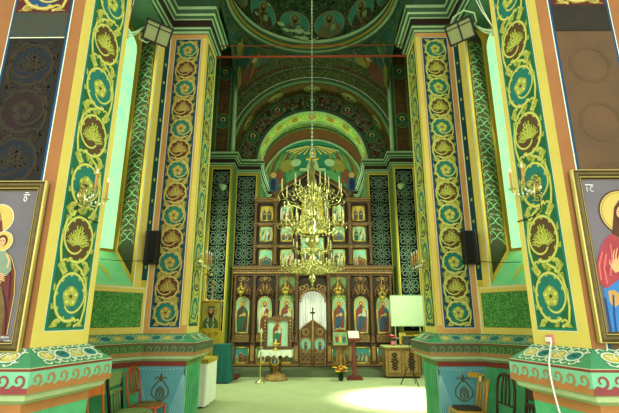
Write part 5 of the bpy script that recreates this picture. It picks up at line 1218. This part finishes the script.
# ------------------------------------------------------------------ chest, icons, board on the right
q0, q1 = S(386.5, 379, 12.3), S(418, 379, 12.3); x0, x1 = q0.x, 2.98; hc = .84
t = thing('chest', ((x0 + x1) / 2, 12.6, 0), 'low honey wood cabinet with dark carved rosettes right of the icon screen', 'cabinet')
b = MB(); b.b2(x0, x1, 12.33, 12.92, .05, hc - .03, WOODL); b.b2(x0 + .03, x1 - .03, 12.36, 12.9, 0, .05, WOODD); b.build('body', t, .008)
b = MB(); b.b2(x0 - .03, x1 + .02, 12.29, 12.94, hc - .03, hc, WOOD); b.build('top_board', t, .006)
for k in range(2):
    b = MB(); u0_, u1_ = x0 + .04 + k * (x1 - x0 - .04) / 2, x0 + (k + 1) * (x1 - x0 - .04) / 2; fr = Fr((u0_, 12.33, .10), (1, 0, 0)); fr.n = Vector((0, -1, 0)); W_, H_ = u1_ - u0_, .66
    slab(b, fr, 0, 0, W_, H_, 0, .015, WOODL); bar(b, fr, .02, .02, W_ - .02, H_ - .02, .02, WOOD, .018)
    for zz, r_ in ((H_ * .28, .09), (H_ * .52, .12), (H_ * .76, .08)):
        for j in range(8): a = j * PI / 4; rib(b, fr, [(W_ / 2 + .02 * cos(a), zz + .02 * sin(a)), (W_ / 2 + r_ * .6 * cos(a + .2), zz + r_ * .6 * sin(a + .2)), (W_ / 2 + r_ * cos(a), zz + r_ * sin(a))], [.02, .05, .02], WOODD, .019)
    do = b.build('door', t); kb = MB(); kb.ball(fr(W_ * (.9 if k == 0 else .1), H_ * .5, .03), .016, GILT, 8); kb.build('knob', do)
o = cloth(x0 - .04, x1 + .03, 12.28, 12.95, hc + .004, (.03, .02, .03, .03), mat('straw cloth', (186, 186, 118), mott=.3), 'cabinet_runner', .006); tag(o, 'narrow white cloth lying on top of the honey wood cabinet', 'cloth')
flowers((x0 + .27, 12.5, hc + .01), 'pink vase of red and pink flowers on the white cloth of the honey wood cabinet', [RF, PF_, RF, ICO_WHT], PF_, .13, 12, .12)
xx = x0 + .50
for k, (w_, h_, lb) in enumerate(((.20, .34, 'tallest of the small icons on the cabinet, standing next to the vase'), (.17, .26, 'small square icon in the middle of the cabinet top'), (.24, .30, 'small icon at the right end of the cabinet top'))):
    t = thing('small_icon', (xx + w_ / 2, 12.78, hc + .006), lb, 'icon', 'small icons on the cabinet'); fr = Fr((xx + w_ / 2, 12.78, hc + .006), (1, 0, 0), (0, .12, 1)); fr.n = Vector((0, -1, .1))
    b = MB(); slab(b, fr, -w_ / 2, 0, w_ / 2, h_, -.012, 0, WOOD); bar(b, fr, -w_ / 2, 0, w_ / 2, h_, .02, GILT, .003); b.build('frame', t)
    b = MB(); rect(b, fr, -w_ / 2 + .018, .018, w_ / 2 - .018, h_ - .018, (ICO_GOLD, ICO_RED, ICO_GOLD)[k], .004); saint(b, fr, 0, .02, h_ * .88, ROB[(k + 1) % 5], ROB[k], .006, .001); b.build('painting', t); xx += w_ + .03
t = thing('prayer_book', (x0 + .58, 12.42, hc + .01), 'brown book lying flat on the cabinet in front of the small icons', 'book')
b = MB(); b.box((x0 + .58, 12.42, hc + .03), (.24, .16, .035), MAR); b.build('cover', t); b = MB(); b.box((x0 + .585, 12.415, hc + .03), (.235, .155, .027), CREAM); b.build('pages', t)
s0, s1 = S(391.5, 326, 12.97), S(391.5, 295.5, 12.97); xa, xb = s0.x, s0.x + .98
t = thing('whiteboard', ((xa + xb) / 2, 12.97, 0), 'blank white rectangular board on a stand behind the honey wood cabinet', 'board')
b = MB(); b.b2(xa, xb, 12.99, 13.01, s0.z, s1.z, mat('blank board white', (206, 226, 186), rough=.6, mott=.1)); b.build('panel', t)
b = MB(); 
for u_ in (xa, xb): b.b2(u_ - .012, u_ + .012, 12.98, 13.02, s0.z - .01, s1.z + .01, GRN_M)
for z_ in (s0.z, s1.z): b.b2(xa, xb, 12.98, 13.02, z_ - .012, z_ + .012, GRN_M)
b.build('rim', t)
for u_ in (xa + .12, xb - .12):
    b = MB(); b.b2(u_ - .015, u_ + .015, 13.02, 13.05, 0, s1.z - .1, GRN_M); b.build('leg', t)
q = S(411.5, 385, 11.1); t = thing('tripod_stand', (q.x, q.y, 0), 'thin black folding tripod standing in front of the honey wood cabinet', 'stand')
c0 = Vector((q.x, q.y, .55))
for a in (PI * .9, -PI * .35, PI * .3): b = MB(); b.tube([c0, (q.x + .26 * cos(a), q.y + .26 * sin(a), .01)], .012, BLK, 6); b.build('leg', t)
b = MB(); b.tube([(q.x, q.y, .28), (q.x, q.y, 1.0)], .012, BLK, 6); b.lathe([(.03, 0), (.03, .05)], (q.x, q.y, .53), BLK, 8); b.build('post', t)
b = MB(); b.box((q.x + .02, q.y, 1.05), (.34, .02, .22), BLK, M=Matrix.Rotation(.3, 3, 'X')); b.build('sheet_rest', t)
# ------------------------------------------------------------------ left side: white table, banner, staff, draped box
TX0, TX1, TY0, TY1, TH = -2.55, -1.97, 8.36, 9.2, .84
t = thing('side_table', ((TX0 + TX1) / 2, (TY0 + TY1) / 2, 0), 'small table under a long white cloth behind the left inner pier', 'table')
b = MB(); b.b2(TX0 + .02, TX1 - .02, TY0 + .02, TY1 - .02, TH - .05, TH - .01, WOOD); b.build('table_top', t)
for x in (TX0 + .06, TX1 - .08):
    for y in (TY0 + .08, TY1 - .08): b = MB(); b.b2(x - .025, x + .025, y - .025, y + .025, 0, TH - .05, WOOD); b.build('leg', t)
o = cloth(TX0, TX1, TY0, TY1, TH, (.81, .81, .81, .81), mat('white linen', (236, 238, 222), rough=.9, mott=.15, scale=3), 'white_tablecloth', .012, 30); tag(o, 'long white cloth reaching the floor on the table behind the left inner pier', 'tablecloth')
RUN = curly('embroidered runner', (196, 186, 60), (120, 60, 30), 22, .05); o = cloth(TX0 - .012, TX1 + .012, TY0 - .012, TY1 + .012, TH + .008, (.075, .075, .075, .075), RUN, 'embroidered_runner', .003, 24); tag(o, 'yellow embroidered cover with a red border on top of the long white cloth', 'runner')
b = MB(); b.box((-2.2, 8.55, TH + .035), (.22, .16, .04), MAR, rz=.2); b.box((-2.2, 8.55, TH + .035), (.215, .165, .03), CREAM, rz=.2); tag(b.build('service_book'), 'closed red book on the yellow embroidered cover', 'book')
yb = 9.42; qa, qb = S(201.5, 301, yb), S(222, 301, yb); zb = S(211, 331, yb).z; W_ = qb.x - qa.x
t = thing('church_banner', ((qa.x + qb.x) / 2, yb, 0), 'gold processional banner with a bearded saint hanging behind the white covered table', 'banner')
fr = Fr((qa.x, yb, zb), (1, 0, 0)); fr.n = Vector((0, -1, 0)); H_ = qa.z - zb
BG = mat('banner gold cloth', (214, 186, 56), mott=.4, scale=10, rough=.6)
b = MB(); e = W_ * .5
tail = [(0, 0), (W_ * .06, -.12), (W_ * .14, -.20), (W_ * .2, -.10), (W_ * .33, -.03), (W_ * .40, -.10), (W_ * .5, -.22), (W_ * .6, -.10), (W_ * .67, -.03), (W_ * .8, -.10), (W_ * .86, -.20), (W_ * .94, -.12), (W_, 0)]
prism(b, fr, tail + [(W_, H_), (0, H_)], -.006, .006, BG); 
for k in range(30): u_ = W_ * (k + .5) / 30; b.tube([fr(u_, -.05 - .1 * abs(sin(k * .31)), .0), fr(u_, -.14 - .1 * abs(sin(k * .31)), 0)], .004, GILT, 4)
b.build('cloth', t)
b = MB(); bar(b, fr, .02, .03, W_ - .02, H_ - .02, .012, MAR, .009); rect(b, fr, .05, .06, W_ - .05, H_ - .05, mat('banner icon ground', (190, 196, 96), mott=.3), .008)
bx_, by_ = W_ * .5, H_ * .66; poly(b, fr, ell(bx_, by_, .125, n=20), HALO, .010); ring(b, fr, bx_, by_, .125, .008, ICO_RED, .0105, 20)
poly(b, fr, [(.05, .03), (W_ - .05, .03), (W_ - .06, H_ * .30), (bx_ + .08, H_ * .46), (bx_ - .08, H_ * .46), (.06, H_ * .30)], mat('banner green mantle', (84, 120, 66), mott=.5, scale=14), .011)
for s_ in (-1, 1): rib(b, fr, [(bx_ + s_ * .05, H_ * .45), (bx_ + s_ * .07, H_ * .2), (bx_ + s_ * .03, .04)], .035, ICO_WHT, .012); poly(b, fr, ell(bx_ + s_ * .07, H_ * .28, .018, n=8), DARK, .0128)
poly(b, fr, ell(bx_, by_ - .01, .078, .095, 18), HAI, .0125); face(b, fr, bx_, by_ - .01, .145, .013, 0, True)
poly(b, fr, [(bx_ - .06, by_ + .05), (bx_ - .085, by_ + .12), (bx_ - .03, by_ + .15), (bx_, by_ + .18), (bx_ + .03, by_ + .15), (bx_ + .085, by_ + .12), (bx_ + .06, by_ + .05)], ICO_GRN, .0165); rib(b, fr, [(bx_ - .065, by_ + .055), (bx_, by_ + .065), (bx_ + .065, by_ + .055)], .016, GILT, .018); poly(b, fr, [(bx_ - .05, by_ - .06), (bx_ + .05, by_ - .06), (bx_ + .04, by_ - .13), (bx_, by_ - .17), (bx_ - .04, by_ - .13)], HAI, .0155)
rect(b, fr, .045, -.02, W_ - .045, .06, BG, .022)
for k in range(3): ring(b, fr, W_ * (.2 + .3 * k), -.05 - .03 * (k == 1), .03, .012, MAR, .023, 10)
poly(b, fr, [(W_ * .32, H_ * .82), (W_ * .68, H_ * .82), (W_ * .74, H_ * .93), (W_ * .5, H_ * .98), (W_ * .26, H_ * .93)], GILT, .02); b.build('painted_saint', t)
b = MB(); b.tube([(qa.x - .04, yb, qa.z + .01), (qb.x + .04, yb, qb.z + .01)], .014, GILT, 6); b.tube([((qa.x + qb.x) / 2, yb + .03, .0), ((qa.x + qb.x) / 2, yb + .03, qa.z + .28)], .014, WOODL, 7); cxx = (qa.x + qb.x) / 2
b.b2(cxx - .012, cxx + .012, yb + .02, yb + .04, qa.z + .25, qa.z + .45, GILT); b.b2(cxx - .06, cxx + .06, yb + .02, yb + .04, qa.z + .34, qa.z + .37, GILT); b.lathe([(.10, 0), (.10, .03), (.03, .06)], (cxx, yb + .03, 0), WOOD, 10); b.build('pole', t)
q = S(207.5, 276, 9.75); t = thing('processional_cross', (q.x, q.y, 0), 'gilt cross on a tall staff standing behind the gold banner', 'cross')
b = MB(); b.tube([(q.x, q.y, 0), (q.x, q.y, q.z - .15)], .014, WOODL, 7); b.lathe([(.11, 0), (.11, .03), (.03, .06)], (q.x, q.y, 0), WOOD, 10); b.build('staff', t)
b = MB(); b.b2(q.x - .014, q.x + .014, q.y - .01, q.y + .01, q.z - .18, q.z + .16, GILT); b.b2(q.x - .09, q.x + .09, q.y - .01, q.y + .01, q.z + .02, q.z + .05, GILT)
for dx, dz in ((-.09, .035), (.09, .035), (0, .16)): b.ball((q.x + dx, q.y, q.z + dz), .025, GILT, 8)
b.build('cross_head', t)
q = S(225.5, 368, 11.4); t = thing('draped_stand', (q.x - .1, 11.5, 0), 'narrow stand hidden under a teal cloth left of the icon screen', 'stand')
TC = mat('teal drape cloth', (36, 104, 98), rough=.85, mott=.4); b = MB(); b.b2(q.x - .32, q.x + .08, 11.35, 11.7, 0, .93, WOODD); b.build('frame', t)
b = MB(); loop = []; 
rows = []
for z_, g_ in ((.945, 0), (.6, .01), (.25, .02), (.03, .03)):
    row = []
    for i in range(40):
        a = 2 * PI * i / 40; cc, ss = cos(a), sin(a); k_ = 1 / max(abs(cc), abs(ss)); row.append(Vector((q.x - .12 + (.215 + g_ * (1 + sin(i * 1.7))) * cc * k_, 11.525 + (.19 + g_ * (1 + sin(i * 1.7))) * ss * k_, z_)))
    rows.append(row)
loft(b, rows, TC, closed=True, smooth=True); b.add(rows[0], [tuple(range(40))], TC); b.build('teal_cloth', t)
# ------------------------------------------------------------------ chairs along the apses
def chair(name, loc, rz, label, wood, style, hb=.94, sw=.40, seat_m=None, seat_h=.47):
    t = thing(name, loc, label, 'chair'); t.rotation_euler = (0, 0, rz)
    def fin(mb, nm, bev=0, par=None):
        o = mb.build(nm, None, bev); o.parent = par or t; return o
    hs = sw / 2; sm = seat_m or wood
    b = MB(); N = 20; pts = [(hs * .98 * (abs(cos(a)) ** .6) * (1 if cos(a) > 0 else -1), hs * (abs(sin(a)) ** .6) * (1 if sin(a) > 0 else -1)) for a in [2 * PI * i / N for i in range(N)]]
    f = Fr((0, 0, seat_h - .03), (1, 0, 0), (0, 1, 0)); prism(b, f, pts, 0, .03, wood); f2 = Fr((0, 0, seat_h), (1, 0, 0), (0, 1, 0)); prism(b, f2, [(x * .86, y * .86) for x, y in pts], 0, .012, sm); fin(b, 'seat', .004)
    for y in (-1, 1):
        b = MB(); b.tube([(hs * .85, y * hs * .85, seat_h - .03), (hs * .95, y * hs * .95, 0)], [.02, .014], wood, 7); fin(b, 'leg')
        b = MB(); b.tube([(-hs * .85, y * hs * .85, seat_h - .02), (-hs * .98, y * hs * .9, .2), (-hs * 1.15, y * hs * .92, 0)], [.02, .017, .014], wood, 7); fin(b, 'leg')
    b = MB(); 
    for y in (-1, 1): b.tube([(hs * .88, y * hs * .88, .22), (-hs * .95, y * hs * .88, .24)], .010, wood, 6)
    b.tube([(hs * .88, -hs * .88, .28), (hs * .88, hs * .88, .28)], .010, wood, 6); fin(b, 'stretcher')
    xb_ = -hs * .9; top = hb; lean = .07
    P = lambda y, z: Vector((xb_ - lean * (z - seat_h) / (hb - seat_h), y * hs, z))
    if style == 'board':
        for y in (-1, 1): b = MB(); b.tube([P(y * .86, seat_h - .02), P(y * .88, top - .02)], .017, wood, 7); fin(b, 'back_post')
        b = MB(); K = 8; A_ = [[P(-1 + 2 * i / K, z) + Vector((-.045 * sin(PI * i / K) + d, 0, 0)) for i in range(K + 1)] for d, z in ((.018, top - .17), (.018, top), (0, top), (0, top - .17), (.018, top - .17))]
        loft(b, A_, sm); b.add([A_[0][0], A_[1][0], A_[2][0], A_[3][0]], [(0, 1, 2, 3)], sm); b.add([A_[0][K], A_[1][K], A_[2][K], A_[3][K]], [(0, 1, 2, 3)], sm); fin(b, 'back_board')
    elif style == 'spindle':
        for y in (-1, 1): b = MB(); b.tube([P(y * .92, seat_h - .02), P(y * 1.0, top)], .017, BLK if seat_m else wood, 7); fin(b, 'back_post')
        b = MB(); b.box(P(0, top - .08), (.025, sw * .98, .17), sm); b.box(P(0, top - .22) , (.02, sw * .9, .05), sm); fin(b, 'back_board', .006)
        for k in range(4): b = MB(); y = -.6 + .4 * k; b.tube([P(y, seat_h), P(y, top - .22)], .011, sm, 6); fin(b, 'spindle')
    elif style == 'bent':
        b = MB(); b.tube([P(-.85, seat_h - .02), P(-.95, .62), P(-.96, .78), P(-.86, top - .06), P(-.5, top - .005), P(0, top + .005), P(.5, top - .005), P(.86, top - .06), P(.96, .78), P(.95, .62), P(.85, seat_h - .02)], .016, wood, 8); fin(b, 'back_hoop')
        b = MB(); b.tube([P(-.95, seat_h + .15), P(.95, seat_h + .15)], .012, wood, 6); b.tube([P(-.4, seat_h + .15), P(-.42, .78), P(-.25, top - .01)], .011, wood, 6); b.tube([P(.4, seat_h + .15), P(.42, .78), P(.25, top - .01)], .011, wood, 6); b.tube([P(0, seat_h + .15), P(0, top)], .011, wood, 6); fin(b, 'back_splat')
    elif style == 'arc':
        for y in (-1, 1): b = MB(); b.tube([P(y * .86, seat_h - .02), P(y * .86, top - .04)], .018, wood, 7); fin(b, 'back_post')
        for y in (-.3, .3): b = MB(); b.tube([P(y, seat_h), P(y, top - .05)], .012, wood, 6); fin(b, 'spindle')
        b = MB(); K = 10; A_ = [[P(-1.15 + 2.3 * i / K, z) + Vector((.10 * (abs(-1 + 2 * i / K) ** 2) + d, 0, 0)) for i in range(K + 1)] for d, z in ((.03, top - .06), (.03, top), (0, top), (0, top - .06), (.03, top - .06))]
        loft(b, A_, wood); b.add([A_[k][0] for k in range(4)], [(0, 1, 2, 3)], CREAM); b.add([A_[k][K] for k in range(4)], [(0, 1, 2, 3)], CREAM); fin(b, 'curved_top_rail')
    return t
OW = mat('orange varnished wood', (196, 104, 36), rough=.4, mott=.4, scale=6); GW = mat('green painted chair wood', (124, 146, 84), rough=.6, mott=.7, c2=(64, 80, 36)); RWD = mat('red brown bentwood', (170, 82, 46), rough=.4, mott=.4)
SEATP = mat('worn patterned seat', (130, 104, 40), mott=.8, scale=14, c2=(70, 50, 24)); GCH = mat('golden varnished wood', (176, 138, 50), rough=.4, mott=.5); DCH = mat('dark brown bentwood', (66, 44, 24), rough=.4, mott=.4); DSEAT = mat('dark seat leather', (52, 36, 20), mott=.4, rough=.5)
chair('wooden_chair', (-2.16, 5.0, 0), .0, 'orange varnished wooden chair with a plain curved back board, nearest the left foreground pier', OW, 'board', .93)
chair('wooden_chair', (-2.20, 5.6, 0), .05, 'green wooden chair with spindle back between the orange and the red brown chairs', GW, 'spindle', .95, .42, GW, .49)
chair('bentwood_chair', (-2.18, 6.06, 0), -.03, 'red brown bentwood chair with a hooped back and worn seat against the left inner pier', RWD, 'bent', .95, .40, SEATP, .49)
chair('wooden_chair', (1.98, 5.84, 0), PI - .05, 'golden wooden chair with a curved top rail and dark seat by the right inner pier', GCH, 'arc', .90, .40, DSEAT, .49)
chair('bentwood_chair', (2.08, 5.36, 0), PI + .1, 'dark brown bentwood chair with a hooped back next to the golden chair', DCH, 'bent', .95, .40)
chair('wooden_chair', (2.16, 4.86, 0), PI, 'dark spindle backed chair half hidden by the right foreground ledge', DCH, 'spindle', .90, .40)
# ------------------------------------------------------------------ socket and white cord on the right pier
w0, wn = on_chamfer(551, 339, 1, .0)
t = thing('wall_socket', w0, 'pink and white wall socket with a plug at the foot of the right scroll panel', 'socket')
b = MB(); e = Vector((-wn.y, wn.x, 0)); fr = Fr(w0, e); fr.n = wn; slab(b, fr, -.04, -.035, .04, .035, 0, .02, mat('socket pink plastic', (206, 130, 130), rough=.4)); b.build('plate', t)
b = MB(); slab(b, fr, -.015, -.02, .03, .015, .02, .045, mat('white plastic', (232, 232, 222), rough=.4)); b.build('plug', t)
b = MB(); P_ = [on_chamfer(x, y, 1, o_)[0] for x, y, o_ in ((551.5, 341, .05), (550.5, 347, .05), (549.5, 355, .13), (549, 362, .215), (550.5, 376, .23), (554, 392, .23), (559, 410, .22), (564, 425, .20), (570, 445, .18))]
b.tube(P_, .0065, mat('white cord', (236, 236, 228), rough=.5), 7); tag(b.build('power_cord'), 'white power cord hanging from the socket over the right ledge', 'cord')
